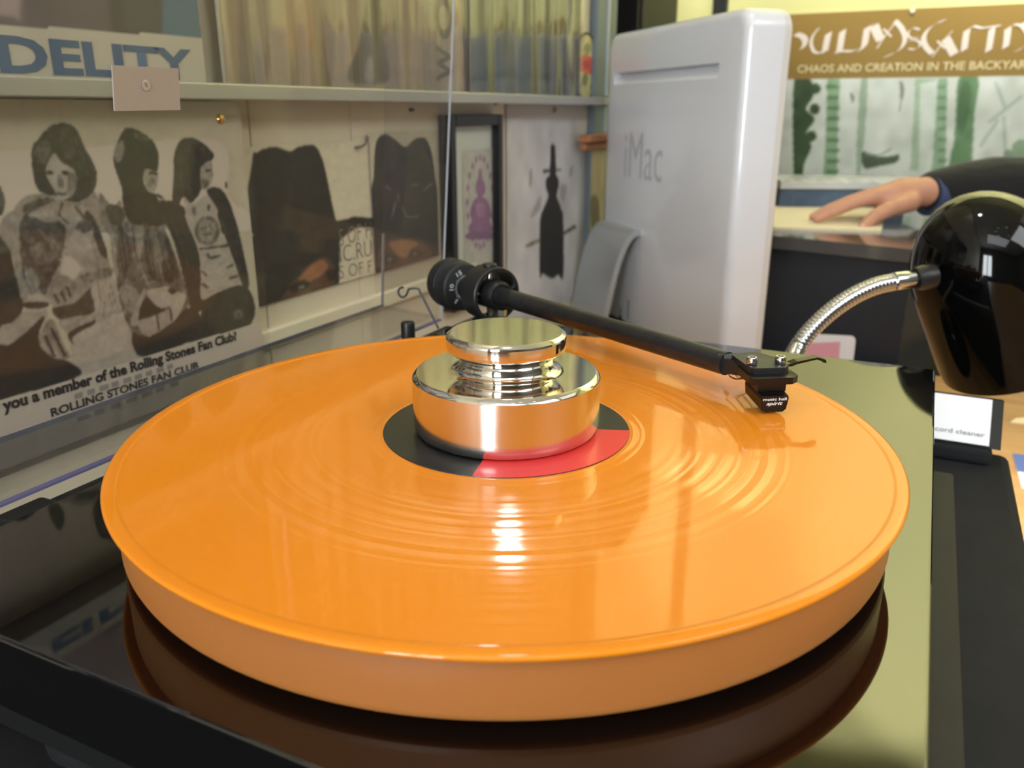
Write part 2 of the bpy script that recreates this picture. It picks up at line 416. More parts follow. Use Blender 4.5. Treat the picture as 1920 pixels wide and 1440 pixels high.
PX0, PX1, PY0, PY1, PZ = -0.157, 0.161, -0.161, 0.262, ZR - 0.0265
tt = thing('turntable', 'glossy black turntable with orange record, straight black tonearm and raised clear lid', 'turntable', (0, 0, ZR - 0.1))
obj('plinth', bm_box(PX0, PX1, PY0, PY1, PZ - 0.028, PZ, 0.0012, 3), M_gloss_black, tt)
obj('lower_plinth', bm_box(PX0 + 0.02, 0.1745, PY0 + 0.02, 0.175, PZ - 0.05, PZ - 0.0305, 0.002, 2), M_grey_tier, tt)
obj('plinth_gasket', bm_box(PX0 + 0.01, PX1 - 0.006, PY0 + 0.01, PY1 - 0.01, PZ - 0.05, PZ - 0.028), M_black, tt)
for x in (-0.11, 0.12):
    for y in (-0.12, 0.22):
        obj('foot', bm_lathe([(0, ZR - 0.1), (0.02, ZR - 0.1), (0.022, PZ - 0.05), (0, PZ - 0.05)], 28, Matrix.Translation((x, y, 0))), M_black_rubber, tt, True)
# frosted acrylic platter, orange light from the record put into its base colour
M_platter = mat('frosted_acrylic_orange_lit', rgb(170, 106, 50), 0.42, spec=0.4, sss=0.6)
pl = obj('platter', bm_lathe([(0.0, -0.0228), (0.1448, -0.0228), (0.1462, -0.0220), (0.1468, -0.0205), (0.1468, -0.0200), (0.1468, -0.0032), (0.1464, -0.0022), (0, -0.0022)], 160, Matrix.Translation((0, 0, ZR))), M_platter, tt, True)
obj('bearing_hub', bm_lathe([(0, -0.0266), (0.03, -0.0266), (0.03, -0.0228), (0, -0.0228)], 40, Matrix.Translation((0, 0, ZR))), M_black, tt, True)
obj('spindle', bm_lathe([(0.0036, -0.0022), (0.0036, -0.0018), (0.002, -0.0006), (0, -0.0004)], 20, Matrix.Translation((0, 0, ZR))), M_chrome, tt, True)
# speed knob behind the platter
kb = obj('speed_knob', bm_lathe([(0, PZ), (0.0075, PZ), (0.0075, PZ + 0.003), (0.0045, PZ + 0.0035), (0.0045, PZ + 0.0195), (0.0040, PZ + 0.0205), (0, PZ + 0.0205)], 32, Matrix.Translation((-0.1465, 0.152, 0))), M_black, tt, True)

# --- tonearm
AD = Vector((0.879, -0.476, 0)).normalized()           # pivot -> head
AA = Vector((-0.0738, 0.1633, ZR + 0.0125)); AE = Vector((0.070, 0.0865, ZR + 0.0128))
PV = AA - AD * 0.030
M_carbon = mat('carbon_fibre', rgb(24, 24, 25), 0.32, noise=(220, 0.7, rgb(44, 44, 46), (1, 1, 1)))
M_armblk = mat('anodised_black', rgb(26, 27, 28), 0.45)
arm_pts = [PV + AD * 0.004, AA, AA + (AE - AA) * 0.3, AA + (AE - AA) * 0.7, AE]
arm = obj('tonearm', bm_tube(arm_pts, [0.0058, 0.0058, 0.0057, 0.0056, 0.0055], 28), M_carbon, tt, True)
Mp = frame_matrix(PV, AD)
# gimbal ring (axis along the arm, wide band)
obj('gimbal_ring', bm_lathe([(0.0152, -0.0085), (0.0168, -0.0085), (0.0174, -0.0078), (0.0174, 0.0078), (0.0168, 0.0085), (0.0152, 0.0085)], 64, Mp, close=True), M_armblk, arm, True)
obj('bearing_block', bm_lathe([(0, -0.009), (0.0085, -0.009), (0.0095, -0.006), (0.0095, 0.010), (0.0078, 0.013), (0, 0.013)], 36, Mp), M_black, arm, True)
yk = bmesh.new()
for s in (-1, 1):
    side = AD.cross(Vector((0, 0, 1))) * s
    bm_tube([PV + side * 0.008, PV + side * 0.0158], 0.0022, 12, bm=yk)
bm_tube([PV + Vector((0, 0, 0.008)), PV + Vector((0, 0, 0.0182))], 0.0022, 12, bm=yk)
bm_tube([PV - Vector((0, 0, 0.008)), PV - Vector((0, 0, 0.0158))], 0.0022, 12, bm=yk)
obj('bearing_pin', yk, M_chrome, arm, True)
obj('bearing_cap', bm_lathe([(0.0, 0.0188), (0.004, 0.0188), (0.0045, 0.0182), (0.0045, 0.0172), (0, 0.0172)], 20, Matrix.Translation(PV)), M_black, arm, True)
obj('pivot_pillar', bm_lathe([(0, PZ), (0.022, PZ), (0.022, PZ + 0.004), (0.0125, PZ + 0.006), (0.0115, PV.z - 0.0172), (0, PV.z - 0.0172)], 40, Matrix.Translation((PV.x, PV.y, 0))), M_black, arm, True)
obj('lead_wire_clip', bm_box(-0.002, 0.002, -0.002, 0.002, -0.002, 0.002, M=Matrix.Translation(PV + AD * 0.014 + Vector((0, 0, -0.0105)))), M_chrome, arm)
# counterweight with graduated dial
CW = PV - AD * 0.043 + Vector((0, 0, -0.0015))
Mc = frame_matrix(CW, AD)
obj('counterweight', bm_lathe([(0, -0.013), (0.012, -0.013), (0.0158, -0.010), (0.0168, -0.007), (0.0168, 0.004), (0.0162, 0.005), (0.0160, 0.0058), (0.0160, 0.012), (0.0150, 0.0133), (0.0085, 0.0145), (0, 0.0145)], 72, Mc), M_black_rubber, arm, True)
obj('counterweight_groove', bm_lathe([(0.0168, 0.0002), (0.01705, 0.0004), (0.01705, 0.0012), (0.0168, 0.0014)], 72, Mc, close=True), M_black, arm, True)
obj('counterweight_shaft', bm_lathe([(0, 0.012), (0.0055, 0.012), (0.0055, 0.036), (0, 0.036)], 28, Mc), M_black, arm, True)
M_dialink = mat('dial_ink', rgb(190, 190, 188), 0.6)
up = Vector((0, 0, 1)); sd = AD.cross(up)              # seen from the head side
R_side = -sd                                            # reader's right when facing the dial
for txt, ang in (('20', 62), ('15', 118), ('10', 172), ('5', 226), ('0', 280), ('25', 8)):
    a = math.radians(ang); rad = R_side * math.cos(a) + up * math.sin(a); tang = rad.cross(AD).normalized()
    # numerals stand with their foot towards the shaft
    right = (rad.cross(AD)).normalized() if False else (R_side * math.sin(a) - up * math.cos(a))
    base = CW + AD * 0.0140 + rad * 0.0100
    w = 0.0042 if len(txt) == 2 else 0.0019
    text_mesh('dial_numeral', txt, base - right * w / 2, right * w, rad * 0.0030, M_dialink, arm, bold=0.02, lift=0.0009)
tk = bmesh.new()
for k in range(50):
    a = 2 * math.pi * k / 50; rad = R_side * math.cos(a) + up * math.sin(a)
    l = 0.0022 if k % 5 == 0 else 0.0013
    bm_tube([CW + AD * 0.0147 + rad * 0.0072, CW + AD * 0.0147 + rad * (0.0072 + l)], 0.00014, 5, bm=tk)
obj('dial_scale', tk, M_dialink, arm)
# head: headshell plate, finger lift, screws, cartridge
HF = Vector((0.53, -0.848, 0)); HG = Vector((0.848, 0.53, 0)); HZ = Vector((0, 0, 1))
HQ = Vector((0.0955, 0.064, ZR))                        # under the middle of the cartridge front
def H(f, g, z): return HQ + HF * f + HG * g + HZ * z
obj('headshell', bm_prism([H(-0.006, -0.0078, .0158), H(-0.006, 0.0062, .0158), H(-0.009, 0.0088, .0158), H(-0.020, 0.0088, .0158), H(-0.034, 0.0035, .0150), AE + HG * 0.0045 + HZ * 0.0020, AE - HG * 0.0045 + HZ * 0.0020, H(-0.030, -0.0088, .0150), H(-0.010, -0.0092, .0158)], (0, 0, 0.0028)), M_armblk, arm)
obj('head_neck', bm_prism([H(-0.020, -0.004, .0100), H(-0.020, 0.004, .0100), AE + HG * 0.003 - HZ * 0.004, AE - HG * 0.004 - HZ * 0.004], (0, 0, 0.0066)), M_black, arm)
for g in (-0.0064, 0.0064):
    c = H(-0.0125, g, 0)
    obj('head_screw', bm_lathe([(0.0010, .0186), (0.0022, .0186), (0.0024, .0190), (0.0024, .0212), (0.0020, .0218), (0.0013, .0218), (0.0012, .0208), (0, .0208)], 24, Matrix.Translation((c.x, c.y, ZR))), M_chrome, arm, True)
M_lift = mat('finger_lift_metal', rgb(150, 140, 96), 0.3, 0.9)
lf = bmesh.new()
pr = [(0.0075, .0186), (0.0105, .0186), (0.0135, .0196), (0.0225, .0212), (0.0262, .0200), (0.0268, .0186), (0.0255, .0186), (0.0250, .0192), (0.0222, .0202), (0.0135, .0184), (0.0110, .0174), (0.0075, .0174)]
bm_prism([H(-0.0150, g, z) for g, z in pr], HF * 0.0042, lf)
obj('finger_lift', lf, mat('finger_lift_black', rgb(46, 42, 28), 0.22, 0.7), arm)
M_cart = mat('cartridge_black', rgb(14, 14, 14), 0.32)
ct = bmesh.new()
bm_prism([H(-0.0005, -0.0100, .0128), H(-0.0005, 0.0074, .0128), H(-0.0035, 0.0108, .0128), H(-0.019, 0.0108, .0128), H(-0.021, 0.0085, .0128), H(-0.021, -0.0085, .0128), H(-0.019, -0.0108, .0128), H(-0.0035, -0.0108, .0128)], (0, 0, 0.0030), ct)
obj('cartridge_flange', ct, M_cart, arm)
cb = bmesh.new()
bm_prism([H(-0.004, -0.0062, .0086), H(-0.004, 0.0062, .0086), H(-0.018, 0.0062, .0086), H(-0.018, -0.0062, .0086)], (0, 0, 0.0044), cb)
# lower body: roof slopes from the neck to the front face, tapering underside
fr = [(-0.0054, .0016), (-0.0038, .0008), (0.0040, .0008), (0.0054, .0020), (0.0062, .0068), (0.0058, .0080), (-0.0058, .0080), (-0.0062, .0066)]
bk = [(-0.0062, .0040), (-0.0045, .0030), (0.0045, .0030), (0.0062, .0040), (0.0068, .0085), (0.0064, .0098), (-0.0064, .0098), (-0.0068, .0085)]
A = [cb.verts.new(H(0, g, z)) for g, z in fr]; B = [cb.verts.new(H(-0.017, g, z)) for g, z in bk]
cb.faces.new(A); cb.faces.new(B[::-1])
for i in range(8): cb.faces.new((A[i], B[i], B[(i + 1) % 8], A[(i + 1) % 8]))
obj('cartridge', cb, M_cart, arm)
text_mesh('cartridge_lettering', 'music hall', H(0.0, -0.0052, .0060), HG * 0.0104, HZ * 0.0013, M_white_ink, arm, bold=0.015, lift=0.0002)
text_mesh('cartridge_lettering', 'spirit', H(0.0, -0.0036, .0040), HG * 0.0072, HZ * 0.0015, M_white_ink, arm, bold=0.02, lift=0.0002, shear=0.3)
obj('stylus', bm_tube([H(-0.009, 0, .0035), H(-0.003, 0, .0014), H(-0.0012, 0, 0.0009)], [0.0006, 0.0005, 0.0003], 10), M_chrome, arm, True)
lead_cols = (rgb(60, 50, 45), rgb(150, 130, 110), rgb(95, 40, 35), rgb(40, 60, 50))
for k in range(4):
    g0 = (-0.0045, -0.0015, 0.0015, 0.0045)[k]
    P = spline([H(-0.046, g0 * 0.5, .0085), H(-0.038, g0 * 1.2 - 0.001, .0060 - 0.0008 * k), H(-0.030, g0 * 1.4, .0062), H(-0.023, g0, .0085), H(-0.019, g0, .0095)], 6)
    obj('lead_wire', bm_tube(P, 0.00035, 6), mat('lead_wire_%d' % k, lead_cols[k], 0.5), arm, True)
for g in (-0.004, 0.0015):
    obj('cartridge_pin', bm_tube([H(-0.0195, g, .0095), H(-0.0165, g, .0095)], 0.0008, 8), M_chrome, arm, True)
obj('arm_ferrule_pin', bm_tube([H(-0.052, -0.002, .0072), H(-0.046, -0.003, .0066)], 0.0009, 8), M_chrome, arm, True)
# anti-skate weight wire on its support
AW = 0.520
pts = [atD(822, 616, AW), atD(808, 588, AW), atD(788, 548, AW), atD(785, 542, AW), atD(778, 540.5, AW), atD(771, 541, AW), atD(766, 543, AW), atD(763, 551, AW), atD(759, 556, AW), atD(753, 557, AW), atD(748, 552, AW), atD(747, 545, AW), atD(751, 540, AW), atD(757, 538.5, AW)]
obj('antiskate_wire', bm_tube(spline(pts, 4), 0.00075, 8), M_black, tt, True)
obj('antiskate_socket', bm_lathe([(0, PZ), (0.0035, PZ), (0.0035, PZ + 0.012), (0, PZ + 0.012)], 20, Matrix.Translation((pts[0].x, pts[0].y, 0))), M_black, tt, True)

# --- raised dust cover: plate leaning slightly forward, walls pointing backwards
M_lid = clear_mat('clear_acrylic', (0.955, 0.952, 0.948, 1), 0.016, (0.55, 0.52, 0.5, 1), 0.02, 0.6)
LB = Vector((-0.187, 0, ZR - 0.033)); LD = Vector((0.0165, 0, 0.222)).normalized(); LN = LD.cross(Vector((0, 1, 0))) * -1   # up-direction and backward direction
if LN.x > 0: LN = -LN
def lidp(y, h, d): return LB + Vector((0, y, 0)) + LD * h + LN * d
LH, LW, LT = 0.325, 0.055, 0.003
def lid_slab(y0, y1, h0, h1, d0, d1, bm):
    return bm_prism([lidp(y0, h0, d0), lidp(y1, h0, d0), lidp(y1, h1, d0), lidp(y0, h1, d0)], LN * (d1 - d0), bm)
lb = bmesh.new()
lid_slab(PY0, PY1, 0, LH, 0, LT, lb)
lid = obj('dust_cover', lb, M_lid, tt)
for nm, (y0, y1, h0, h1) in (('cover_side_wall', (PY1 - LT, PY1, 0.0, LH)), ('cover_side_wall', (PY0, PY0 + LT, 0.0, LH)), ('cover_back_wall', (PY0 + LT, PY1 - LT, 0, LT)), ('cover_front_wall', (PY0 + LT, PY1 - LT, LH - LT, LH))):
    obj(nm, lid_slab(y0, y1, h0, h1, LT, LW, bmesh.new()), M_lid, lid)
# polished bluish edge along the foot of the cover
M_edge = mat('acrylic_edge', rgb(112, 108, 150), 0.15, spec=0.7)
obj('cover_edge', lid_slab(PY0, PY1, -0.0012, 0.0, 0, LT, bmesh.new()), M_edge, lid)
for y in (-0.09, 0.205):
    obj('cover_hinge', bm_box(PX0 - 0.032, PX0 - 0.001, y - 0.012, y + 0.012, PZ - 0.034, PZ - 0.0105, 0.002, 2), M_black, tt)
obj('hinge_rail', bm_box(-0.1835, PX0 - 0.0005, PY0, PY1, PZ - 0.03, PZ - 0.011, 0.001, 1), M_black, tt)
M_edge2 = mat('acrylic_edge_pale', rgb(186, 192, 204), 0.15, spec=0.7)
obj('cover_edge', lid_slab(PY1 - 0.0003, PY1 + 0.0007, 0.0, LH, 0, 0.0012, bmesh.new()), M_edge2, lid)
obj('cover_edge', lid_slab(PY0, PY1, 0.0, LT, LW, LW + 0.0005, bmesh.new()), mat('acrylic_rim', rgb(150, 150, 166), 0.2), lid)
obj('cover_edge', lid_slab(PY1 - LT, PY1, 0.0, 0.06, LW, LW + 0.0005, bmesh.new()), mat('acrylic_rim', rgb(150, 150, 166), 0.2), lid)
# grey square label stuck on the cover
def stp(px, py): return onP(px, py, LB + Vector((0.0006, 0, 0)), LN)
sq = [stp(213, 208), stp(336, 206), stp(332, 128), stp(208, 122)]
stk = obj('cover_label', bm_prism(sq, -LN * 0.0008), mat('grey_label', rgb(164, 153, 144), 0.55), lid)
stk['label'] = 'square grey label stuck on the clear lid'
cc = stp(271, 160)
obj('label_mark', bm_lathe([(0.0009, 0.001), (0.0018, 0.0012), (0.0024, 0.001)], 24, frame_matrix(cc, -LN)), mat('label_mark', rgb(176, 166, 154), 0.4), lid, True)

# ------------------------------------------------------------------ record
rec = thing('vinyl_record', 'translucent orange vinyl record with black and red centre label on the platter', 'record', (0, 0, ZR - 0.0022))
def record_material():
    m = bpy.data.materials.new('orange_vinyl'); m.use_nodes = True
    nt = m.node_tree; b = nt.nodes['Principled BSDF']; N = nt.nodes.new; L = nt.links.new
    out = nt.nodes['Material Output']
    b.inputs['Base Color'].default_value = rgb(228, 134, 20); b.inputs['Roughness'].default_value = 0.5
    b.inputs['Specular IOR Level'].default_value = 0.15
    b.inputs['Coat Weight'].default_value = 0.65; b.inputs['Coat Roughness'].default_value = 0.05
    tc = N('ShaderNodeTexCoord'); sp = N('ShaderNodeSeparateXYZ'); L(tc.outputs['Object'], sp.inputs[0])
    cmb = N('ShaderNodeCombineXYZ'); L(sp.outputs[0], cmb.inputs[0]); L(sp.outputs[1], cmb.inputs[1])
    ln = N('ShaderNodeVectorMath'); ln.operation = 'LENGTH'; L(cmb.outputs[0], ln.inputs[0])
    nrm = N('ShaderNodeVectorMath'); nrm.operation = 'NORMALIZE'; L(cmb.outputs[0], nrm.inputs[0])
    # groove bands: noise along the radius only
    band = N('ShaderNodeTexNoise'); band.noise_dimensions = '1D'; band.inputs['Scale'].default_value = 330; band.inputs['Detail'].default_value = 3
    L(ln.outputs['Value'], band.inputs['W'])
    br = N('ShaderNodeMapRange'); br.inputs[1].default_value = 0.40; br.inputs[2].default_value = 0.62; L(band.outputs['Fac'], br.inputs[0])
    # grooves only between the run-out and the lead-in
    g1 = N('ShaderNodeMapRange'); g1.inputs[1].default_value = 0.060; g1.inputs[2].default_value = 0.074; L(ln.outputs['Value'], g1.inputs[0])
    g2 = N('ShaderNodeMapRange'); g2.inputs[1].default_value = 0.1458; g2.inputs[2].default_value = 0.1452; L(ln.outputs['Value'], g2.inputs[0])
    gm = N('ShaderNodeMath'); gm.operation = 'MULTIPLY'; L(g1.outputs[0], gm.inputs[0]); L(g2.outputs[0], gm.inputs[1])
    rd = N('ShaderNodeMapRange'); rd.inputs[1].default_value = 0.107; rd.inputs[2].default_value = 0.114; rd.inputs[3].default_value = 1.0; rd.inputs[4].default_value = 0.10; L(ln.outputs['Value'], rd.inputs[0])
    gm2 = N('ShaderNodeMath'); gm2.operation = 'MULTIPLY'; L(gm.outputs[0], gm2.inputs[0]); L(rd.outputs[0], gm2.inputs[1]); gm = gm2
    shd = b.outputs[0]
    for sgn, k, wgt in ((1, 0.467, 0.04),):
        sc = N('ShaderNodeVectorMath'); sc.operation = 'SCALE'; sc.inputs['Scale'].default_value = sgn * k; L(nrm.outputs[0], sc.inputs[0])
        ad = N('ShaderNodeVectorMath'); ad.operation = 'ADD'; ad.inputs[1].default_value = (0, 0, 1); L(sc.outputs[0], ad.inputs[0])
        nn = N('ShaderNodeVectorMath'); nn.operation = 'NORMALIZE'; L(ad.outputs[0], nn.inputs[0])
        gl = N('ShaderNodeBsdfAnisotropic'); gl.inputs['Roughness'].default_value = 0.125; gl.inputs['Anisotropy'].default_value = 0.2
        tg = N('ShaderNodeTangent'); tg.direction_type = 'RADIAL'; tg.axis = 'Z'
        L(nn.outputs[0], gl.inputs['Normal']); L(tg.outputs[0], gl.inputs['Tangent'])
        w1 = N('ShaderNodeMath'); w1.operation = 'MULTIPLY'; L(gm.outputs[0], w1.inputs[0]); L(br.outputs[0], w1.inputs[1])
        w2 = N('ShaderNodeMath'); w2.operation = 'MULTIPLY'; w2.inputs[1].default_value = wgt * 2; L(w1.outputs[0], w2.inputs[0])
        cc_ = N('ShaderNodeCombineColor'); [L(w2.outputs[0], cc_.inputs[q]) for q in range(3)]; L(cc_.outputs[0], gl.inputs['Color'])
        mx = N('ShaderNodeAddShader'); L(shd, mx.inputs[0]); L(gl.outputs[0], mx.inputs[1])
        shd = mx.outputs[0]
    L(shd, out.inputs['Surface'])
    return m
M_rec = record_material()
prof = [(0.0, -0.0022), (0.1490, -0.0022), (0.1500, -0.0019), (0.1505, -0.0012), (0.1505, -0.0006), (0.1501, -0.0001), (0.1495, 0.0001), (0.1470, 0.0001), (0.1466, 0.0001), (0.1462, 0.00005), (0.1456, -0.00015), (0.1453, -0.0002), (0.1450, -0.0002)]
prof += [(0.0563, -0.0002), (0.0560, -0.0002), (0.0550, -0.0001), (0.0547, -0.0001), (0.0515, 0.0), (0.0504, 0.0001), (0.0502, 0.0), (0.0, 0.0)]
obj('disc', bm_lathe(prof, 256, Matrix.Translation((0, 0, 0))), M_rec, None, True, 60)
disc = bpy.data.objects['disc']; disc.location = (0, 0, ZR); disc.parent = rec; disc.matrix_parent_inverse = rec.matrix_world.inverted()
M_lblk = mat('label_black', rgb(24, 23, 24), 0.45, coat=0.25, coat_rough=0.1)
M_lred = mat('label_red', rgb(222, 52, 50), 0.5, coat=0.25, coat_rough=0.1)
lab = obj('centre_label', bm_lathe([(0.0, 0.00025), (0.0499, 0.00025), (0.0500, 0.0)], 128, Matrix.Translation((0, 0, ZR))), M_lblk, rec, True)
a0, a1 = math.radians(-77.6), math.radians(20.5)
sec = [Vector((0, 0, ZR + 0.00026))] + [Vector((0.0499 * math.cos(a0 + (a1 - a0) * k / 48), 0.0499 * math.sin(a0 + (a1 - a0) * k / 48), ZR + 0.00026)) for k in range(49)]
rs = obj('red_sector', bm_prism(sec, (0, 0, 0.0001)), M_lred, lab); rs['label'] = 'red quarter of the label'

# ------------------------------------------------------------------ record weight
wt = thing('record_weight', 'polished aluminium record weight standing on the centre of the orange record', 'record weight', (0, 0, ZR + 0.0004))
T0 = Matrix.Translation((0, 0, ZR + 0.0004))
obj('base', bm_lathe([(0, 0), (0.0345, 0), (0.0365, 0.0008), (0.0374, 0.0024), (0.0376, 0.004), (0.0376, 0.0045), (0.0376, 0.0222)], 128, T0), M_side_alu, wt, True, 30)
obj('bevel_ring', bm_lathe([(0.0376, 0.0222), (0.0374, 0.0226), (0.0360, 0.0241), (0.0357, 0.0242)], 128, T0), M_polished, wt, True, 30)
obj('shoulder', bm_lathe([(0.0357, 0.0242), (0.0231, 0.0243)], 128, T0), M_polished, wt, True, 40)
npf = [(p.x, p.y) for p in spline([(0.0231, 0.0243, 0), (0.0218, 0.0245, 0), (0.0203, 0.0252, 0), (0.0192, 0.0264, 0), (0.0187, 0.0280, 0), (0.0189, 0.0297, 0), (0.0198, 0.0313, 0), (0.0212, 0.0323, 0), (0.0224, 0.0327, 0)], 5)]
obj('neck', bm_lathe(npf, 128, T0), M_polished, wt, True, 90)
obj('cap', bm_lathe([(0.0224, 0.0327), (0.0230, 0.0329), (0.0237, 0.0336), (0.0239, 0.0346), (0.0239, 0.0349), (0.0239, 0.0382), (0.0239, 0.0384), (0.0237, 0.0390), (0.0224, 0.0401), (0.0220, 0.0402), (0.0218, 0.0402), (0.0, 0.0402)], 128, T0), M_polished, wt, True, 30)

# ------------------------------------------------------------------ things on the left wall
def CR(k, pts):
    ox, oy, s = {1: (0, 0, 3.4286), 6: (0, 400, 3.428), 7: (420, 400, 4.0), 2: (380, 0, 3.4286), 3: (780, 0, 3.4286), 5: (1470, 0, 3.131)}[k]
    return [(ox + x / s, oy + y / s) for x, y in pts]
def G(v, warm=1.0):            # grey with the sepia cast of old print
    return (v * 255 * (1.0), v * 255 * 0.93, v * 255 * 0.86)
M_print = vcol_mat('matt_print', 0.55)
M_print_gloss = vcol_mat('glossy_print', 0.4, 0.4, 0.12)
M_ink = mat('black_ink', rgb(38, 34, 33), 0.6)
M_ink_grey = mat('grey_ink', rgb(120, 114, 108), 0.6)

# --- fan club poster
XP = XW + 0.0085
tp = lambda px, py: (lambda p: (p.y, p.z))(onX(px, py, XP))
PB, PT = ZR - 0.083, ZR + 0.129
pr = Print(-0.16, 0.2215, PB, PT, 470, 280, tp, (208, 196, 172))
pr.cloud(9, 5, seed=3)
def F6(pts, v, a=1.0): pr.fill(CR(6, pts), G(v), a)
def F1(pts, v, a=1.0): pr.fill(CR(1, pts), G(v), a)
# sky fades a little lighter than the painted wall behind the figures
F1([(-900, 960), (0, 975), (700, 940), (1400, 905), (1460, 1250), (1500, 1500), (-900, 1500)], 0.86)
# seated figure on the left
F6([(-300, 60), (0, 120), (60, 230), (100, 400), (150, 600), (60, 720), (0, 760), (-300, 800)], 0.17)
F1([(-60, 1180), (0, 1200), (30, 1300), (10, 1380), (-60, 1390)], 0.30)
# standing figure in the pale jacket
F1([(100, 1330), (200, 1250), (350, 1255), (440, 1290), (520, 1290), (600, 1230), (660, 1330), (710, 1480), (400, 1520), (90, 1500)], 0.62)
F6([(-10, 110), (90, -20), (400, -40), (560, -30), (640, 140), (700, 300), (735, 450), (780, 630), (760, 650), (600, 720), (450, 770), (380, 690), (340, 600), (230, 540), (150, 570), (100, 400), (70, 250)], 0.64)
F6([(130, 60), (200, 20), (300, 60), (400, 60), (420, 150), (385, 300), (250, 480), (200, 520), (150, 400), (130, 240)], 0.33)
F6([(200, 170), (300, 140), (370, 200), (360, 290), (260, 330), (210, 290)], 0.46)
F6([(160, 330), (230, 380), (260, 470), (210, 520), (170, 450)], 0.55)
F6([(560, -20), (620, 60), (690, 260), (660, 280), (600, 140), (545, 40)], 0.25)
F6([(480, 110), (530, 40), (590, 60), (600, 110), (560, 140)], 0.42)
F6([(440, 190), (480, 100), (540, 130), (600, 110), (570, 220), (510, 320), (440, 260)], 0.70)
F6([(395, 330), (430, 272), (520, 350), (462, 432), (392, 390)], 0.82)
F6([(330, 420), (400, 395), (480, 440), (480, 540), (440, 600), (370, 590), (320, 520)], 0.58)
for q in ([(350, 520), (380, 580)], [(390, 500), (425, 570)], [(430, 470), (455, 540)]):
    pr.line(CR(6, q), 5, G(0.25))
F6([(250, 460), (330, 320), (390, 310), (340, 400), (290, 520)], 0.30)
F6([(340, 610), (480, 575), (600, 470), (610, 620), (480, 690), (380, 680)], 0.24)
F6([(520, 400), (700, 350), (720, 390), (600, 440), (540, 440)], 0.45)
F6([(590, 480), (740, 420), (770, 620), (640, 690), (600, 560)], 0.72)
F6([(380, 690), (600, 645), (775, 625), (760, 650), (600, 720), (450, 772)], 0.66)
F6([(470, 790), (600, 720), (770, 650), (830, 760), (915, 925), (880, 945), (500, 1045), (455, 900)], 0.74)
F6([(440, 770), (600, 690), (600, 715), (470, 790), (480, 850)], 0.2)
F6([(0, 730), (100, 690), (140, 640), (290, 620), (300, 690), (200, 745), (60, 845), (-20, 850)], 0.68)
F6([(160, 575), (190, 528), (270, 528), (302, 570), (280, 625), (170, 632)], 0.74)
F6([(160, 575), (300, 572), (296, 604), (170, 610)], 0.25)
F6([(-300, 850), (0, 845), (60, 845), (190, 745), (285, 660), (245, 800), (300, 900), (440, 955), (500, 1050), (0, 1200), (-300, 1300)], 0.13)
F6([(250, 800), (300, 695), (345, 690), (400, 820), (450, 930), (360, 935), (290, 890)], 0.60)
for q in ([(290, 790), (350, 920)], [(330, 740), (420, 920)]):
    pr.line(CR(6, q), 5, G(0.15))
# its head
F1([(205, 960), (250, 890), (330, 810), (420, 793), (490, 830), (540, 940), (600, 1050), (622, 1130), (600, 1230), (520, 1290), (440, 1290), (350, 1255), (300, 1250), (240, 1210), (212, 1100)], 0.20)
F1([(300, 1060), (350, 985), (400, 1045), (478, 1095), (490, 1200), (440, 1275), (380, 1270), (340, 1210), (300, 1130)], 0.70)
F1([(215, 970), (280, 900), (330, 940), (290, 1050), (230, 1040)], 0.36)
F1([(400, 830), (470, 850), (500, 950), (440, 1030), (390, 960)], 0.28)
for q in ([(298, 1108), (345, 1112)], [(398, 1105), (440, 1118)]): pr.line(CR(1, q), 6, G(0.18))
F1([(370, 1130), (392, 1130), (412, 1195), (376, 1200)], 0.48)
pr.line(CR(1, [(362, 1240), (400, 1250), (430, 1246)]), 5, G(0.28))
F1([(440, 1130), (490, 1120), (490, 1210), (440, 1275)], 0.50)
F1([(160, 1320), (300, 1270), (350, 1290), (260, 1330), (170, 1380)], 0.36)
for q in ([(150, 1400), (230, 1330), (330, 1290)], [(400, 1300), (380, 1380), (440, 1440)], [(480, 1320), (540, 1400)]):
    pr.line(CR(1, q), 4, G(0.30))
# middle figure
F6([(690, -10), (860, 40), (1000, -10), (1080, 150), (1130, 280), (1200, 500), (1210, 600), (1110, 700), (960, 790), (850, 770), (790, 640), (750, 450), (720, 200)], 0.40)
F1([(640, 1240), (720, 1330), (770, 1290), (800, 1350), (860, 1440), (1060, 1440), (1000, 1500), (690, 1500)], 0.50)
F1([(680, 1330), (760, 1320), (800, 1380), (780, 1440), (720, 1440)], 0.25)
for q, v in (([(880, 60), (930, 120), (905, 300), (960, 470), (900, 380), (870, 200)], 0.60), ([(960, 30), (1010, 120), (1060, 330), (1090, 450), (1030, 380), (980, 200)], 0.55),
             ([(760, 60), (820, 160), (840, 300), (800, 420), (770, 250)], 0.28), ([(930, 130), (970, 260), (1010, 420), (960, 400), (930, 250)], 0.24), ([(770, 470), (860, 470), (900, 560), (860, 640), (800, 600)], 0.58),
             ([(1070, 160), (1120, 280), (1150, 420), (1110, 400), (1080, 280)], 0.22), ([(700, 60), (740, 200), (760, 400), (735, 380), (712, 200)], 0.62), ([(1040, 300), (1090, 360), (1120, 440), (1060, 430)], 0.16)):
    F6(q, v)
F6([(890, 690), (1010, 650), (1110, 600), (1185, 555), (1115, 700), (960, 790), (900, 745)], 0.66)
pr.line(CR(6, [(1010, 650), (1020, 750)]), 4, G(0.2)); pr.line(CR(6, [(1095, 610), (1105, 690)]), 4, G(0.2))
F6([(900, 600), (950, 545), (1060, 610), (1010, 645), (890, 685)], 0.14)
F6([(840, 700), (870, 600), (920, 490), (940, 510), (900, 610), (880, 720)], 0.66)
F6([(945, 500), (1070, 470), (1120, 500), (1195, 535), (1125, 690), (1095, 600), (1040, 612), (980, 572)], 0.74)
F6([(1080, 490), (1120, 485), (1130, 510), (1100, 520)], 0.15)
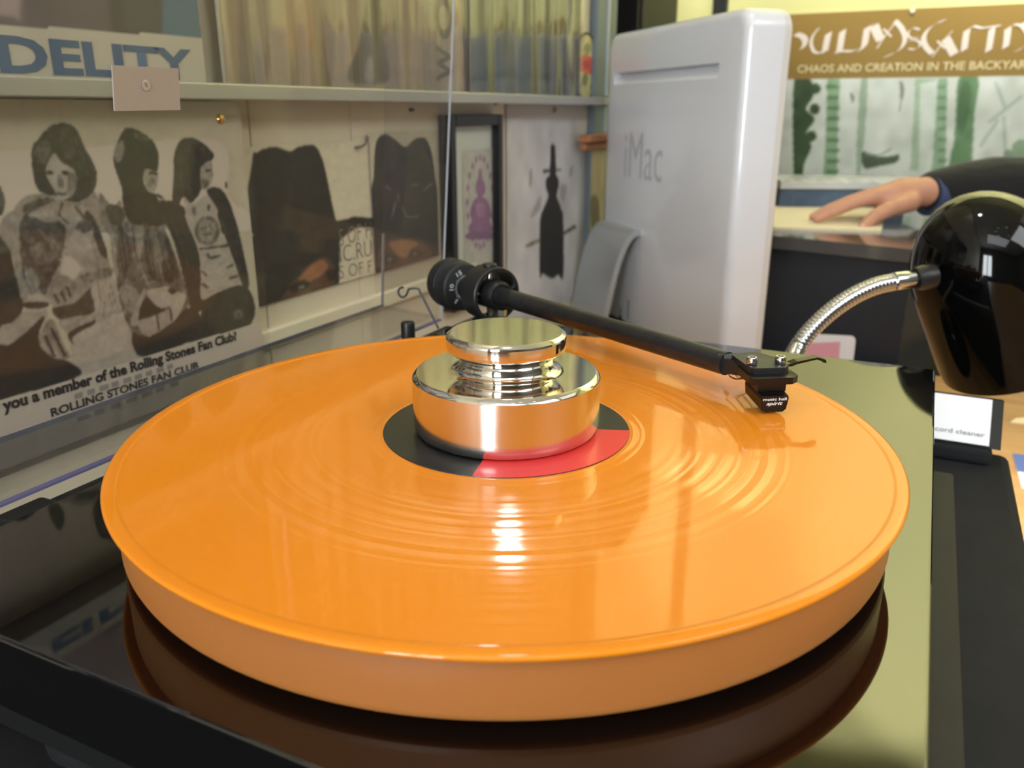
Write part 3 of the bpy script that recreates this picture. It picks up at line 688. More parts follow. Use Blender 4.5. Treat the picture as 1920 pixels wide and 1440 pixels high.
F6([(790, 640), (850, 770), (910, 765), (840, 780)], 0.7)
F6([(850, 772), (960, 792), (1110, 700), (1210, 610), (1300, 690), (1200, 830), (910, 922)], 0.14)
F1([(730, 1000), (760, 910), (800, 830), (850, 825), (930, 865), (990, 920), (1018, 1000), (1005, 1100), (935, 1085), (922, 1150), (950, 1230), (1040, 1260), (1062, 1330), (1060, 1440), (860, 1440), (800, 1350), (780, 1200), (740, 1080)], 0.15)
F1([(735, 960), (790, 895), (800, 960), (775, 1040), (742, 1035)], 0.55)
F1([(850, 850), (920, 868), (960, 910), (900, 900)], 0.45)
F1([(930, 1085), (1000, 1105), (1018, 1130), (1000, 1220), (960, 1240), (930, 1190)], 0.64)
pr.line(CR(1, [(960, 1110), (1012, 1118)]), 4, G(0.15)); F1([(960, 1150), (1000, 1150), (990, 1190), (950, 1200)], 0.5)
F1([(1010, 1265), (1060, 1290), (1055, 1320), (1020, 1290)], 0.7)
# right figure
F6([(1000, -60), (1180, -40), (1290, 250), (1330, 560), (1240, 640), (1200, 500), (1110, 160)], 0.16)
F6([(1190, -20), (1400, -30), (1430, 120), (1510, 330), (1572, 462), (1310, 560), (1290, 400), (1270, 230)], 0.74)
F1([(1180, 1265), (1240, 1310), (1340, 1250), (1400, 1350), (1415, 1480), (1250, 1480)], 0.74)
F1([(1330, 1225), (1420, 1215), (1490, 1340), (1520, 1500), (1430, 1500), (1400, 1350)], 0.18)
F6([(1400, 0), (1500, 10), (1575, 300), (1600, 460), (1565, 470), (1510, 320), (1440, 130)], 0.18)
pr.circle(CR(6, [(1332, 112)])[0], 24, G(0.46), ry=28)
pr.circle(CR(6, [(1330, 110)])[0], 17, G(0.60), ry=21)
for q in ([(1290, 100), (1330, 90)], [(1310, 140), (1360, 130)], [(1340, 70), (1370, 110)]): pr.line(CR(6, q), 4, G(0.42))
F1([(1235, 1330), (1260, 1335), (1255, 1385), (1238, 1375)], 0.5); F1([(1330, 1315), (1350, 1320), (1348, 1355), (1332, 1350)], 0.35)
for q in ([(1280, 230), (1480, 205)], [(1330, 260), (1350, 290), (1420, 270)], [(1290, 370), (1330, 400)], [(1295, 450), (1340, 480)], [(1500, 330), (1460, 350)], [(1530, 400), (1470, 420)]):
    pr.line(CR(6, q), 5, G(0.34))
F6([(1310, 560), (1575, 465), (1612, 712), (1200, 830), (1290, 660)], 0.17)
F6([(1500, 630), (1550, 620), (1560, 670), (1510, 680)], 0.35)
F1([(1120, 1000), (1160, 905), (1230, 885), (1310, 925), (1372, 990), (1360, 1030), (1290, 1080), (1300, 1200), (1230, 1305), (1180, 1265), (1130, 1350), (1108, 1300), (1118, 1120)], 0.19)
F1([(1290, 1085), (1350, 1035), (1372, 1110), (1350, 1190), (1300, 1215)], 0.64)
pr.line(CR(1, [(1320, 1100), (1358, 1098)]), 4, G(0.2)); F1([(1300, 1150), (1340, 1160), (1330, 1200), (1300, 1210)], 0.45)
F1([(1450, 1170), (1462, 1180), (1460, 1210), (1448, 1200)], 0.3)
def strands(k, lines, tones, w):
    for q in lines:
        for n_ in range(len(tones)):
            off = (n_ - (len(tones) - 1) / 2) * 2.6 * w
            pr.line(CR(k, [(x + off * 3.4, y + off * 0.8) for x, y in q]), w, G(tones[n_]), 0.75)
# hair strands
strands(1, [[(330, 830), (280, 900), (235, 1000), (228, 1120)], [(400, 810), (470, 900), (520, 1030), (545, 1160)], [(440, 820), (540, 990), (585, 1130)]], (0.34, 0.12, 0.30), 1.3)
strands(1, [[(850, 850), (930, 900), (975, 980)], [(790, 1060), (830, 1180), (880, 1330)], [(900, 1200), (960, 1300), (1010, 1400)]], (0.30, 0.08, 0.26), 1.3)
strands(1, [[(1180, 930), (1150, 1060), (1150, 1200)], [(1240, 910), (1220, 1040), (1230, 1200)], [(1280, 940), (1330, 990)]], (0.32, 0.10, 0.28), 1.3)
# folds of the clothes
strands(6, [[(110, 120), (150, 260), (170, 400), (220, 500)], [(240, 90), (330, 200), (380, 300)], [(600, 160), (640, 300), (660, 420)], [(640, 430), (660, 560), (650, 660)], [(690, 440), (720, 540), (740, 610)]], (0.42, 0.74, 0.36), 1.4)
strands(6, [[(520, 820), (620, 780), (740, 720)], [(560, 960), (680, 930), (800, 880)], [(700, 760), (760, 830), (850, 900)]], (0.80, 0.66), 1.6)
strands(6, [[(780, 100), (800, 260), (830, 420)], [(850, 80), (870, 250), (930, 450)], [(1000, 80), (1040, 240), (1080, 400)], [(930, 60), (960, 200), (1000, 380)]], (0.56, 0.20, 0.50), 1.5)
strands(6, [[(1110, 40), (1180, 200), (1240, 420)], [(1060, 20), (1150, 240), (1210, 470)], [(1440, 60), (1520, 260), (1570, 420)]], (0.28, 0.10), 1.6)
strands(6, [[(1340, 300), (1400, 330), (1480, 320)], [(1330, 420), (1400, 430), (1500, 390)], [(1340, 510), (1440, 480), (1540, 440)]], (0.62, 0.80), 1.6)
fig = np.clip(1.25 - 3.2 * np.abs(pr.img[..., 0] / 255 - 0.45), 0, 1)
pr.cloud(45, 13, fig, 5, (1.8, 1)); pr.cloud(90, 13, fig, 6, (1.8, 1)); pr.cloud(160, 8, fig, 16, (1.6, 1))
pr.blur(2)
# white strip below the picture
pr.fill(CR(6, [(-900, 1479), (-300, 1297), (0, 1206), (1000, 902), (1612, 714), (1900, 640), (1900, 1700), (-900, 1800)]), G(0.84), smooth=False)
poster = pr.sheet('fan_club_poster', lambda u, v: Vector((XP, u, v)), M_print)
tag(poster, 'black and white fan club poster with three long-haired standing figures', 'poster')
pm = bm_box(XW + 0.0008, XP - 0.0005, -0.16, 0.2215, PB, PT); obj('mount', pm, mat('poster_board', rgb(196, 188, 174), 0.7), poster)
def wall_text(body, p0, p1, cap, m, parent, X=XP, **k):
    a = onX(*p0, X); b = onX(*p1, X)
    return text_mesh('lettering', body, a, b - a, Vector((0, 0, cap)), m, parent, **k)
wall_text('you a member of the Rolling Stones Fan Club?', CR(6, [(20, 1272)])[0], CR(6, [(1522, 812)])[0], 0.0072, M_ink, poster, bold=0.045)
a = onX(*CR(6, [(-75, 1300)])[0], XP); text_mesh('lettering', 'Are', a - Vector((0, 0.026, 0)), Vector((0, 0.016, 0)), Vector((0, 0, 0.0072)), M_ink, poster, bold=0.045)
wall_text('ROLLING STONES FAN CLUB', CR(6, [(330, 1308)])[0], CR(6, [(1275, 995)])[0], 0.0056, M_ink, poster, bold=0.03)
# the small lines that cannot be read: short grey dashes
gb = bmesh.new()
for (p0, p1, n, h) in ((CR(6, [(480, 1196)])[0], CR(6, [(1140, 985)])[0], 9, 0.0036), (CR(6, [(500, 1340)])[0], CR(6, [(1180, 1090)])[0], 7, 0.0034)):
    A0 = onX(*p0, XP); A1 = onX(*p1, XP)
    for i in range(n):
        q0 = A0 + (A1 - A0) * (i / n); q1 = A0 + (A1 - A0) * ((i + 0.55 + 0.25 * random.random()) / n)
        gb.faces.new([gb.verts.new(p + Vector((0.0003, 0, dz))) for p, dz in ((q0, 0), (q1, 0), (q1, h), (q0, h))])
obj('small_print', gb, mat('faint_ink', rgb(158, 152, 144), 0.6), poster)
# clear sleeve around the poster
M_sleeve = clear_mat('clear_sleeve', (0.98, 0.98, 0.98, 1), 0.006, (0.6, 0.6, 0.58, 1), 0.1, 0.35, bump=(14, 0.35, 0.01, (1, 1, 0.4)))
obj('clear_sleeve', bm_box(XP + 0.0012, XP + 0.0018, -0.17, 0.2285, PB - 0.004, PT), M_sleeve, poster)

# --- two hat posters
XH = XW + 0.003
th = lambda px, py: (lambda p: (p.y, p.z))(onX(px, py, XH))
paper = (212, 202, 178)
dark = (38, 36, 34)
z0 = onX(700, 512, XH).z
h1 = Print(0.205, 0.404, onX(590, 545, XH).z, ZR + 0.096, 180, 130, th, paper)
h1.fill(CR(2, [(318, 1500), (320, 1030), (350, 980), (400, 955), (470, 945), (520, 960), (560, 975), (620, 945), (690, 930), (730, 945), (760, 1000), (790, 1100), (850, 1400), (870, 1500)]), dark)
h1.fill(CR(7, [(-100, 150), (90, 196), (220, 172), (220, -40), (820, -30), (840, 62), (985, 24), (1150, 40), (1150, 108), (1000, 104), (960, 130), (868, 200), (862, 700), (-100, 900)]), dark, smooth=False)
h1.fill(CR(7, [(480, 560), (560, 470), (640, 380), (740, 330), (800, 360), (840, 460), (800, 560), (600, 660), (420, 700)]), (86, 60, 44))
h1.fill(CR(7, [(560, 500), (650, 390), (740, 350), (780, 400), (720, 470), (620, 520)]), (150, 100, 68))
h1.fill(CR(7, [(500, 540), (600, 500), (640, 540), (560, 580), (500, 590)]), (34, 28, 25)); h1.fill(CR(7, [(560, 548), (600, 540), (596, 560), (566, 566)]), (150, 130, 115))
h1.fill(CR(7, [(770, 440), (830, 420), (840, 490), (790, 500)]), (40, 30, 26))
h1.cloud(30, 4, seed=9); h1.blur(2)
ph1 = h1.sheet('hat_poster', lambda u, v: Vector((XH, u, v)), M_print)
tag(ph1, 'poster of a tall dark hat over half a face with grey lettering at its right', 'poster')
M_hatink = mat('hat_poster_ink', rgb(120, 114, 104), 0.6)
for body, p0, p1, cp in (('S OF H', (866, 250), (1108, 178), 0.017), ('IC.RU', (872, 372), (1108, 318), 0.017), ('S OF F', (866, 492), (1110, 440), 0.013)):
    wall_text(body, CR(7, [p0])[0], CR(7, [p1])[0], cp, M_hatink, ph1, XH, bold=-0.012)
XH2 = XW + 0.0045
th2 = lambda px, py: (lambda p: (p.y, p.z))(onX(px, py, XH2))
h2 = Print(onX(699, 400, XH2).y, onX(821, 400, XH2).y, onX(760, 497, XH2).z, ZR + 0.103, 110, 120, th2, paper)
h2.fill(CR(2, [(1060, 1500), (1098, 1150), (1108, 960), (1130, 890), (1170, 862), (1220, 885), (1300, 945), (1350, 905), (1400, 882), (1440, 900), (1475, 1000), (1500, 1180), (1520, 1310), (1600, 1305), (1600, 1500)]), (42, 36, 34))
h2.fill(CR(7, [(1100, -40), (1640, -40), (1640, 500), (1100, 520)]), (40, 34, 32), smooth=False)
h2.fill(CR(2, [(1120, 1100), (1250, 1080), (1400, 1120), (1480, 1150), (1500, 1300), (1120, 1300)]), (56, 42, 38), 0.6)
h2.fill(CR(7, [(1150, 400), (1180, 240), (1290, 188), (1400, 185), (1500, 225), (1560, 300), (1480, 380), (1300, 410)]), (96, 66, 48))
h2.fill(CR(7, [(1240, 230), (1300, 200), (1400, 200), (1460, 230), (1400, 270), (1370, 330), (1310, 320)]), (172, 122, 84))
h2.fill(CR(7, [(1170, 330), (1240, 300), (1300, 330), (1280, 370), (1200, 380)]), (40, 32, 28)); h2.fill(CR(7, [(1390, 300), (1440, 270), (1490, 290), (1470, 325), (1410, 330)]), (46, 36, 30))
h2.fill(CR(7, [(1225, 342), (1262, 335), (1256, 356), (1230, 360)]), (150, 130, 112)); h2.fill(CR(7, [(1416, 300), (1446, 292), (1442, 312), (1420, 318)]), (140, 120, 104))
for q in ([(1180, 1198), (1215, 1222)], [(1255, 1245), (1262, 1290)], [(1285, 1330), (1310, 1390), (1360, 1398), (1390, 1380)], [(1340, 1190), (1390, 1186)], [(1420, 1225), (1475, 1180)], [(1240, 1300), (1215, 1400)]):
    h2.line(CR(2, q), 2.0, (170, 160, 150))
h2.cloud(20, 4, seed=12); h2.blur(1)
ph2 = h2.sheet('hat_poster', lambda u, v: Vector((XH2, u, v)), M_print)
tag(ph2, 'hat poster with sunglasses on the hat and two eyes below, next to the black frame', 'poster')
obj('clear_sleeve', bm_box(XH2 + 0.0006, XH2 + 0.001, h2.u0 - 0.004, h2.u1 + 0.006, h2.v0 - 0.03, h2.v1), M_sleeve, ph2)

# --- black picture frame
FX = XW + 0.016
fy0, fy1 = onX(846, 300, FX).y, onX(944, 300, FX).y
fz1, fz0 = onX(944, 214, FX).z, ZR - 0.10
frm = thing('framed_picture', 'black framed picture with white mat and purple seated figure on the wall', 'picture', (XW, fy0, fz0))
M_frame = mat('black_lacquer_frame', rgb(20, 18, 18), 0.3)
fw = 0.0125
for (y0, y1, za, zb) in ((fy0, fy0 + fw, fz0, fz1), (fy1 - fw, fy1, fz0, fz1), (fy0 + fw, fy1 - fw, fz1 - fw, fz1), (fy0 + fw, fy1 - fw, fz0, fz0 + fw)):
    obj('frame_bar', bm_box(XW, FX, y0, y1, za, zb, 0.001, 1), M_frame, frm)
obj('mat_board', bm_box(XW + 0.004, XW + 0.006, fy0 + fw, fy1 - fw, fz0 + fw, fz1 - fw), mat('white_mat', rgb(214, 216, 208), 0.7), frm)
XF = XW + 0.0066
tf = lambda px, py: (lambda p: (p.y, p.z))(onX(px, py, XF))
yA, yB = onX(868, 330, XF).y, onX(926, 330, XF).y
zT = onX(926, 277, XF).z
fp = Print(yA, yB, fz0 + 0.03, zT, 90, 150, tf, (198, 194, 182))
pur = (150, 98, 140)
cx, cy = 900, 385
for k in range(40):
    a = 2 * math.pi * k / 40
    if 0.2 < (a % (2 * math.pi)) and k % 2 == 0: fp.circle((cx + 24 * math.cos(a), cy - 6 + 84 * math.sin(a)), 2.6, (160, 112, 150), ry=7)
fp.fill([(898, 318), (902, 318), (905, 335), (910, 348), (909, 362), (905, 368), (915, 378), (921, 400), (918, 415), (924, 430), (910, 442), (890, 442), (878, 430), (884, 415), (881, 398), (887, 378), (896, 368), (892, 360), (892, 346), (896, 334)], pur)
fp.fill([(893, 385), (900, 380), (908, 385), (906, 405), (895, 405)], (176, 124, 160)); fp.fill([(880, 436), (922, 436), (926, 448), (876, 448)], (128, 84, 124))
fp.cloud(26, 7, seed=4); fp.blur(2)
pic = fp.sheet('picture_print', lambda u, v: Vector((XF, u, v)), M_print, frm)
obj('glass', bm_box(XW + 0.0105, XW + 0.012, fy0 + fw, fy1 - fw, fz0 + fw, fz1 - fw), clear_mat('picture_glass', (0.97, 0.98, 0.97, 1), 0.01, (0.6, 0.6, 0.6, 1), 0.01, 0.9), frm)

# --- pale poster with dark tower-like silhouette
XS = XW + 0.002
ts = lambda px, py: (lambda p: (p.y, p.z))(onX(px, py, XS))
sp = Print(onX(950, 300, XS).y, 0.9715, ZR - 0.16, ZR + 0.133, 150, 150, ts, (206, 203, 200))
sp.cloud(6, 7, seed=8); sp.cloud(14, 5, seed=2)
sp.fill(CR(3, [(570, 640), (1160, 640), (1160, 765), (900, 775), (590, 765)]), (186, 178, 170), smooth=False)
for q in ([(730, 1090), (750, 1100), (740, 1200), (725, 1180)], [(990, 1080), (1010, 1070), (1000, 1130), (985, 1130)], [(930, 1190), (970, 1200), (950, 1300), (925, 1260)], [(760, 1330), (800, 1260), (800, 1340), (740, 1400)]):
    sp.fill(CR(3, q), (160, 152, 146), 0.8)
dk = (38, 34, 31)
sp.fill([(1031, 330), (1032, 275), (1036, 269), (1041, 275), (1043, 330)], dk, smooth=False)
sp.line([(1018, 322), (1052, 318)], 4, dk)
sp.fill([(1024, 338), (1030, 330), (1044, 330), (1048, 345), (1044, 365), (1046, 375), (1052, 392), (1056, 410), (1056, 518), (1046, 514), (1038, 522), (1026, 518), (1018, 512), (1012, 516), (1012, 430), (1014, 405), (1022, 385), (1028, 368), (1024, 352)], dk)
sp.line([(986, 462), (1012, 450)], 6, (120, 104, 80)); sp.line([(1056, 438), (1080, 424)], 6, (90, 78, 62))
sp.fill([(1100, 400), (1112, 380), (1118, 400), (1114, 470), (1104, 500), (1098, 480)], (176, 160, 128))
sp.blur(2)
ship = sp.sheet('silhouette_poster', lambda u, v: Vector((XS, u, v)), M_print)
tag(ship, 'pale poster with a tall dark silhouette and crossbars between the frame and the computer', 'poster')
# scrap of brown printed paper and wooden bracket at the end of the wall
XB = XW + 0.003
XB = XW + 0.0135
bp = Print(onX(1106, 380, XB).y, YEND - 0.004, ZR - 0.14, ZR + 0.07, 40, 80, lambda px, py: (lambda p: (p.y, p.z))(onX(px, py, XB)), (178, 166, 142))
bp.fill([(1108, 372), (1118, 366), (1124, 390), (1122, 430), (1112, 435), (1106, 405)], (118, 108, 88)); bp.fill([(1110, 445), (1128, 440), (1126, 470), (1112, 480)], (160, 134, 92)); bp.cloud(8, 8, seed=3); bp.blur(2)
tag(bp.sheet('paper_scrap', lambda u, v: Vector((XB, u, v)), M_print), 'narrow brown printed paper on the wall beside the computer', 'paper')
XWB = XW + 0.0125
br = thing('wooden_bracket', 'small orange-brown wooden bracket at the end of the wall by the post', 'bracket', (XW, 0.99, ZR + 0.08))
by0, by1 = onX(1094, 265, XW + 0.02).y, YEND + 0.04
bz1, bz0 = onX(1110, 252, XW + 0.02).z, onX(1110, 282, XW + 0.02).z
M_bracket = mat('bracket_wood', rgb(186, 122, 76), 0.5, noise=(30, 0.8, rgb(140, 84, 48), (1, 0.2, 1)))
obj('ledge', bm_box(XWB, XW + 0.03, by0, by1, bz0 + (bz1 - bz0) * 0.55, bz1, 0.001, 1), M_bracket, br)
obj('support', bm_box(XWB, XW + 0.022, by0 + 0.006, by1, bz0, bz0 + (bz1 - bz0) * 0.5, 0.003, 2), M_bracket, br)

# --- small fittings on the wall
def wall_pin(px, py, r, m, name, label, cat):
    p = onX(px, py, XW)
    return tag(obj(name, bm_lathe([(0, 0.006), (r * 0.7, 0.005), (r, 0.002), (r, 0.0)], 20, frame_matrix(p, (1, 0, 0))), m, None, True), label, cat)
kn = wall_pin(397, 223, 0.0062, mat('dark_brass', rgb(120, 92, 52), 0.25, 0.8), 'brass_knob', 'small dark brass knob on the wall under the metal ledge', 'knob')
obj('knob_tip', bm_lathe([(0, 0.011), (0.003, 0.010), (0.0042, 0.008), (0.004, 0.005)], 20, frame_matrix(onX(397, 223, XW), (1, 0, 0))), mat('bright_brass', rgb(220, 170, 100), 0.2, 1.0), kn, True)
wall_pin(1036, 206, 0.0045, mat('copper_pin', rgb(150, 100, 70), 0.4, 0.5), 'push_pin', 'copper push pin at the top of the pale silhouette poster', 'pin')
wall_pin(927, 192, 0.0032, mat('copper_pin'), 'push_pin', 'small copper push pin above the black picture frame', 'pin')
wall_pin(768, 206, 0.002, mat('dark_pin', rgb(60, 50, 44), 0.5), 'push_pin', 'tiny dark pin above the hat poster with sunglasses', 'pin')
hk = onX(660, 276, XW)
tag(obj('wall_hook', bm_tube(spline([hk, hk + Vector((0.005, 0.001, 0)), hk + Vector((0.008, 0.004, 0.001)), hk + Vector((0.009, 0.009, 0.003)), hk + Vector((0.008, 0.012, 0.0055))], 5), 0.0011, 8), mat('steel_hook', rgb(140, 138, 132), 0.35, 0.8), None, True), 'small bent steel hook on the wall between the two hat posters', 'hook')

# --- metal display ledge with record covers
LX = XW + 0.030
rail = thing('display_ledge', 'long aluminium display ledge carrying record covers along the wall', 'shelf', (XW, 0, ZR + 0.13))
obj('ledge_bar', bm_box(XW, LX - 0.003, -1.6, 0.9715, ZR + 0.1310, ZR + 0.1365, 0.001, 2), M_alu, rail)
obj('ledge_lip', bm_box(LX - 0.003, LX, -1.6, 1.0, ZR + 0.1300, ZR + 0.1412, 0.0012, 3), M_alu, rail)
obj('end_cap', bm_box(XWB, LX + 0.001, 1.0, 1.012, ZR + 0.1295, ZR + 0.143, 0.001, 1), mat('dark_cap', rgb(40, 44, 48), 0.5), rail)
post = thing('shelf_post', 'slotted blue-grey steel upright at the end of the partition wall', 'post', (XW, YEND, 0))
pz = onX(1120, 258, XW).z
obj('upright', bm_box(XW, XW + 0.0125, 0.972, YEND + 0.03, 0.0, CEIL, 0.002, 1), mat('blue_grey_steel', rgb(112, 124, 132), 0.45, 0.3), post)
obj('edge_strip', bm_box(XW + 0.0125, XW + 0.0145, 1.016, 1.022, ZR + 0.09, CEIL), mat('pale_steel', rgb(180, 188, 196), 0.35, 0.5), post)

XL = XW + 0.014
tl = lambda px, py: (lambda p: (p.y, p.z))(onX(px, py, XL))
LZ0, LZ1 = ZR + 0.1370, ZR + 0.1370 + 0.315
M_card = mat('sleeve_card', rgb(170, 160, 146), 0.7)
M_wrap = clear_mat('polythene_wrap', (0.97, 0.97, 0.96, 1), 0.015, (0.6, 0.6, 0.55, 1), 0.06, 1.2, bump=(13, 1.0, 0.03, (1, 1.6, 0.12)))
M_wrap_dull = clear_mat('dull_polythene', (0.97, 0.97, 0.96, 1), 0.015, (0.6, 0.6, 0.6, 1), 0.1, 0.4, bump=(9, 0.8, 0.02, (1, 1.6, 0.12)))
def cover(name, label, pr_, X, wrap=True, wm=None):
    s = pr_.sheet(name, lambda u, v: Vector((X, u, v)), M_print_gloss)
    tag(s, label, 'record cover', 'record covers on the metal ledge')
    obj('card', bm_box(X - 0.0035, X - 0.0004, pr_.u0, pr_.u1, pr_.v0, pr_.v1), M_card, s)
    if wrap: obj('plastic_wrap', bm_box(X + 0.0008, X + 0.0012, pr_.u0 - 0.004, pr_.u1 + 0.008, pr_.v0 - 0.0004, pr_.v1 + 0.01), wm or M_wrap, s)
    return s
# 1: blue lettering on white
e1 = tl(381, 100)[0]
p1 = Print(e1 - 0.315, e1, LZ0, LZ1, 200, 200, tl, (88, 72, 88))
p1.cloud(5, 12, seed=21)
p1.fill([(-300, -400), (60, -400), (40, 10), (0, 30), (-300, 60)], (168, 148, 158)); p1.fill([(210, 60), (206, -300), (300, -300), (300, 80)], (66, 56, 70)); p1.fill([(304, 100), (306, -400), (400, -400), (400, 100)], (72, 108, 138), smooth=False)
p1.blur(3)
p1.fill([(-400, 21), (0, 46), (376, 70), (420, 73), (420, 200), (-400, 200)], (206, 198, 186), smooth=False)
c1_ = cover('record_cover', 'record cover with large blue capital letters on a white band', p1, XL, wm=M_wrap_dull)
M_blue = mat('blue_ink', rgb(62, 96, 140), 0.5)
ya, yb = tl(-6, 100)[0], tl(358, 100)[0]; zb1 = tl(45, 135)[1]; cp1 = tl(40, 67)[1] - zb1
text_mesh('lettering', 'DELITY', Vector((XL, ya, zb1)), Vector((0, yb - ya, 0)), Vector((0, 0, cp1)), M_blue, c1_, bold=0.035, lift=0.0004, spacing=1.0)
text_mesh('lettering', 'FI', Vector((XL, ya - 0.036, zb1)), Vector((0, 0.030, 0)), Vector((0, 0, cp1)), M_blue, c1_, bold=0.035, lift=0.0004)
# 2: muted tan cover
e2 = tl(421, 140)[0]
p2 = Print(e2, tl(868, 140)[0], LZ0, LZ1, 200, 180, tl, (182, 160, 134))
p2.cloud(7, 8, seed=31, stretch=(2.2, 0.3))
p2.fill([(448, 150), (455, -100), (500, -100), (500, 150)], (140, 122, 116), 0.8); p2.fill([(600, 150), (606, -100), (628, -100), (622, 150)], (146, 124, 106), 0.8)
p2.fill([(520, 80), (540, 0), (580, 0), (590, 90)], (192, 150, 118), 0.7); p2.fill([(650, 150), (672, 80), (700, -60), (720, 80), (724, 152)], (104, 94, 84), 0.9)
p2.fill([(684, 150), (686, 112), (696, 108), (700, 150)], (170, 158, 146))
p2.blur(3)
c2_ = cover('record_cover', 'muted tan record cover with large sideways letters at its right edge', p2, XL + 0.001)
M_brown = mat('brown_ink', rgb(92, 80, 70), 0.5)
X2 = XL + 0.001
yb = tl(845, 100)[0]; cp = yb - tl(816, 100)[0]
zW0, zW1, zO1 = tl(830, 152)[1], tl(830, 86)[1], tl(830, -8)[1]
text_mesh('lettering', 'W', Vector((X2, yb, zW0)), Vector((0, 0, zW1 - zW0)), Vector((0, -cp, 0)), M_brown, c2_, bold=0.035, lift=0.0004)
text_mesh('lettering', 'O', Vector((X2, yb, zW1 + 0.006)), Vector((0, 0, zO1 - zW1 - 0.006)), Vector((0, -cp, 0)), M_brown, c2_, bold=0.035, lift=0.0004)
# 3: dark blue-green cover, yellowish strips paint in the glints of its wrap
e3 = tl(884, 140)[0]
p3 = Print(e3, tl(1086, 140)[0], LZ0, LZ1, 150, 150, tl, (92, 96, 84))
p3.cloud(8, 9, seed=41, stretch=(2.5, 0.4))
p3.fill([(886, 160), (888, 80), (930, 60), (944, 160)], (58, 72, 84)); p3.fill([(966, 160), (968, 70), (990, 60), (992, 160)], (66, 80, 88)); p3.fill([(1024, 170), (1034, -100), (1100, -100), (1100, 170)], (26, 36, 44))
p3.fill([(934, 100), (940, 20), (952, 20), (946, 110)], (72, 68, 48)); p3.fill([(996, 160), (1000, 20), (1008, 20), (1006, 160)], (80, 76, 54))
p3.blur(3)
cover('record_cover', 'dark blue-green record cover in shiny wrap nearest the steel upright', p3, XL + 0.0005)
# next ones off the frame, on both sides of the first
p0 = Print(e1 - 0.65, e1 - 0.33, LZ0, LZ1, 60, 60, tl, (120, 110, 100)); p0.cloud(5, 25, seed=51); p0.blur(2)
cover('record_cover', 'brown cloudy record cover left of the one with blue letters', p0, XL)
# small floral picture disc leaning at the end of the ledge
XD = XW + 0.004
td = lambda px, py: (lambda p: (p.y, p.z))(onX(px, py, XD))
RD = (td(1096, 60)[1] - ZR - 0.1368) / 2
dcy, dcz = td(1119, 112)[0] - RD, ZR + 0.1368 + RD
fd = Print(dcy - RD, dcy + RD, dcz - RD, dcz + RD, 90, 90, td, (186, 176, 122))
fd.cloud(10, 22, seed=61)
fd.fill([(1086, 108), (1100, 104), (1112, 116), (1110, 136), (1096, 138), (1084, 128)], (206, 70, 54)); fd.fill([(1090, 118), (1098, 112), (1104, 122), (1096, 130)], (160, 36, 34)); fd.fill([(1092, 140), (1100, 140), (1098, 160), (1090, 158)], (96, 110, 60)); fd.fill([(1098, 80), (1106, 90), (1100, 100), (1092, 92)], (128, 132, 84))
fd.blur(1)
dthing = thing('picture_disc', 'round floral picture disc with a red flower at the end of the ledge', 'disc', (XD, dcy, dcz - RD))
# circular sheet: keep only the cells inside the disc
fs = fd.sheet('disc_print', lambda u, v: Vector((XD + 0.0016, u, v)), M_print_gloss, dthing)
bmx = bmesh.new(); bmx.from_mesh(fs.data)
bmesh.ops.delete(bmx, geom=[f for f in bmx.faces if math.hypot(f.calc_center_median().y - dcy, f.calc_center_median().z - dcz) > RD * 0.94], context='FACES')
bmx.to_mesh(fs.data); bmx.free()
obj('disc_rim', bm_lathe([(0.0, 0.0), (RD, 0.0), (RD, 0.0022), (RD * 0.93, 0.0022), (RD * 0.93, 0.0012), (0, 0.0012)], 72, frame_matrix((XD, dcy, dcz), (1, 0, 0))), mat('disc_rim', rgb(36, 34, 32), 0.4), dthing, True)

# ------------------------------------------------------------------ white all-in-one computer (seen from behind)
CA = Vector((-0.058, 0.700, 0)); CB = Vector((-0.312, 0.970, 0))
CE = (CB - CA).normalized(); CN = Vector((-CE.y, CE.x, 0))
if CN.dot(CP - CA) < 0: CN = -CN                         # outward normal of the back
CL = (CB - CA).length
CT, CBOT = ZR + 0.1232 + 0.106, ZR - 0.19
comp = thing('computer', 'white all-in-one desktop computer seen from behind, on a metal foot', 'computer', (CA + CB) / 2 + Vector((0, 0, DZ)))
M_mac = mat('glossy_white_plastic', rgb(226, 226, 230), 0.3, coat=0.9, coat_rough=0.04)
def C(s, z, d): return Vector((CA.x, CA.y, 0)) + CE * s + Vector((0, 0, z)) - CN * d
def slab_rings(rings, r0, bm):
    """rings of rounded rectangles: (inset, depth)"""
    R = []
    for ins, d in rings:
        x0, x1, y0, y1 = -0.004 + ins, CL + 0.004 - ins, CBOT + ins, CT - ins
        r = max(0.004, r0 - ins * 0.5); pts = []
        for (cx_, cy_, st) in ((x1 - r, y1 - r, 0), (x0 + r, y1 - r, 90), (x0 + r, y0 + r, 180), (x1 - r, y0 + r, 270)):
            for k in range(9):
                a = math.radians(st + 90 * k / 8); pts.append((cx_ + r * math.cos(a), cy_ + r * math.sin(a)))
        R.append([bm.verts.new(C(s, z, d)) for s, z in pts])
    for A, B in zip(R[:-1], R[1:]):
        n = len(A)
        for i in range(n): bm.faces.new((A[i], A[(i + 1) % n], B[(i + 1) % n], B[i]))
    bm.faces.new(R[0]); bm.faces.new(R[-1][::-1])
    return bm
fil = [(0.011 * (1 - math.sin(t * math.pi / 12)), 0.011 * (1 - math.cos(t * math.pi / 12))) for t in range(7)]
bb = slab_rings(fil + [(0.0, 0.046)], 0.022, bmesh.new())
bmesh.ops.recalc_face_normals(bb, faces=bb.faces)
meb = bpy.data.meshes.new('body'); bb.to_mesh(meb); bb.free()
bod = finish('body', meb, M_mac, None, True, 25)
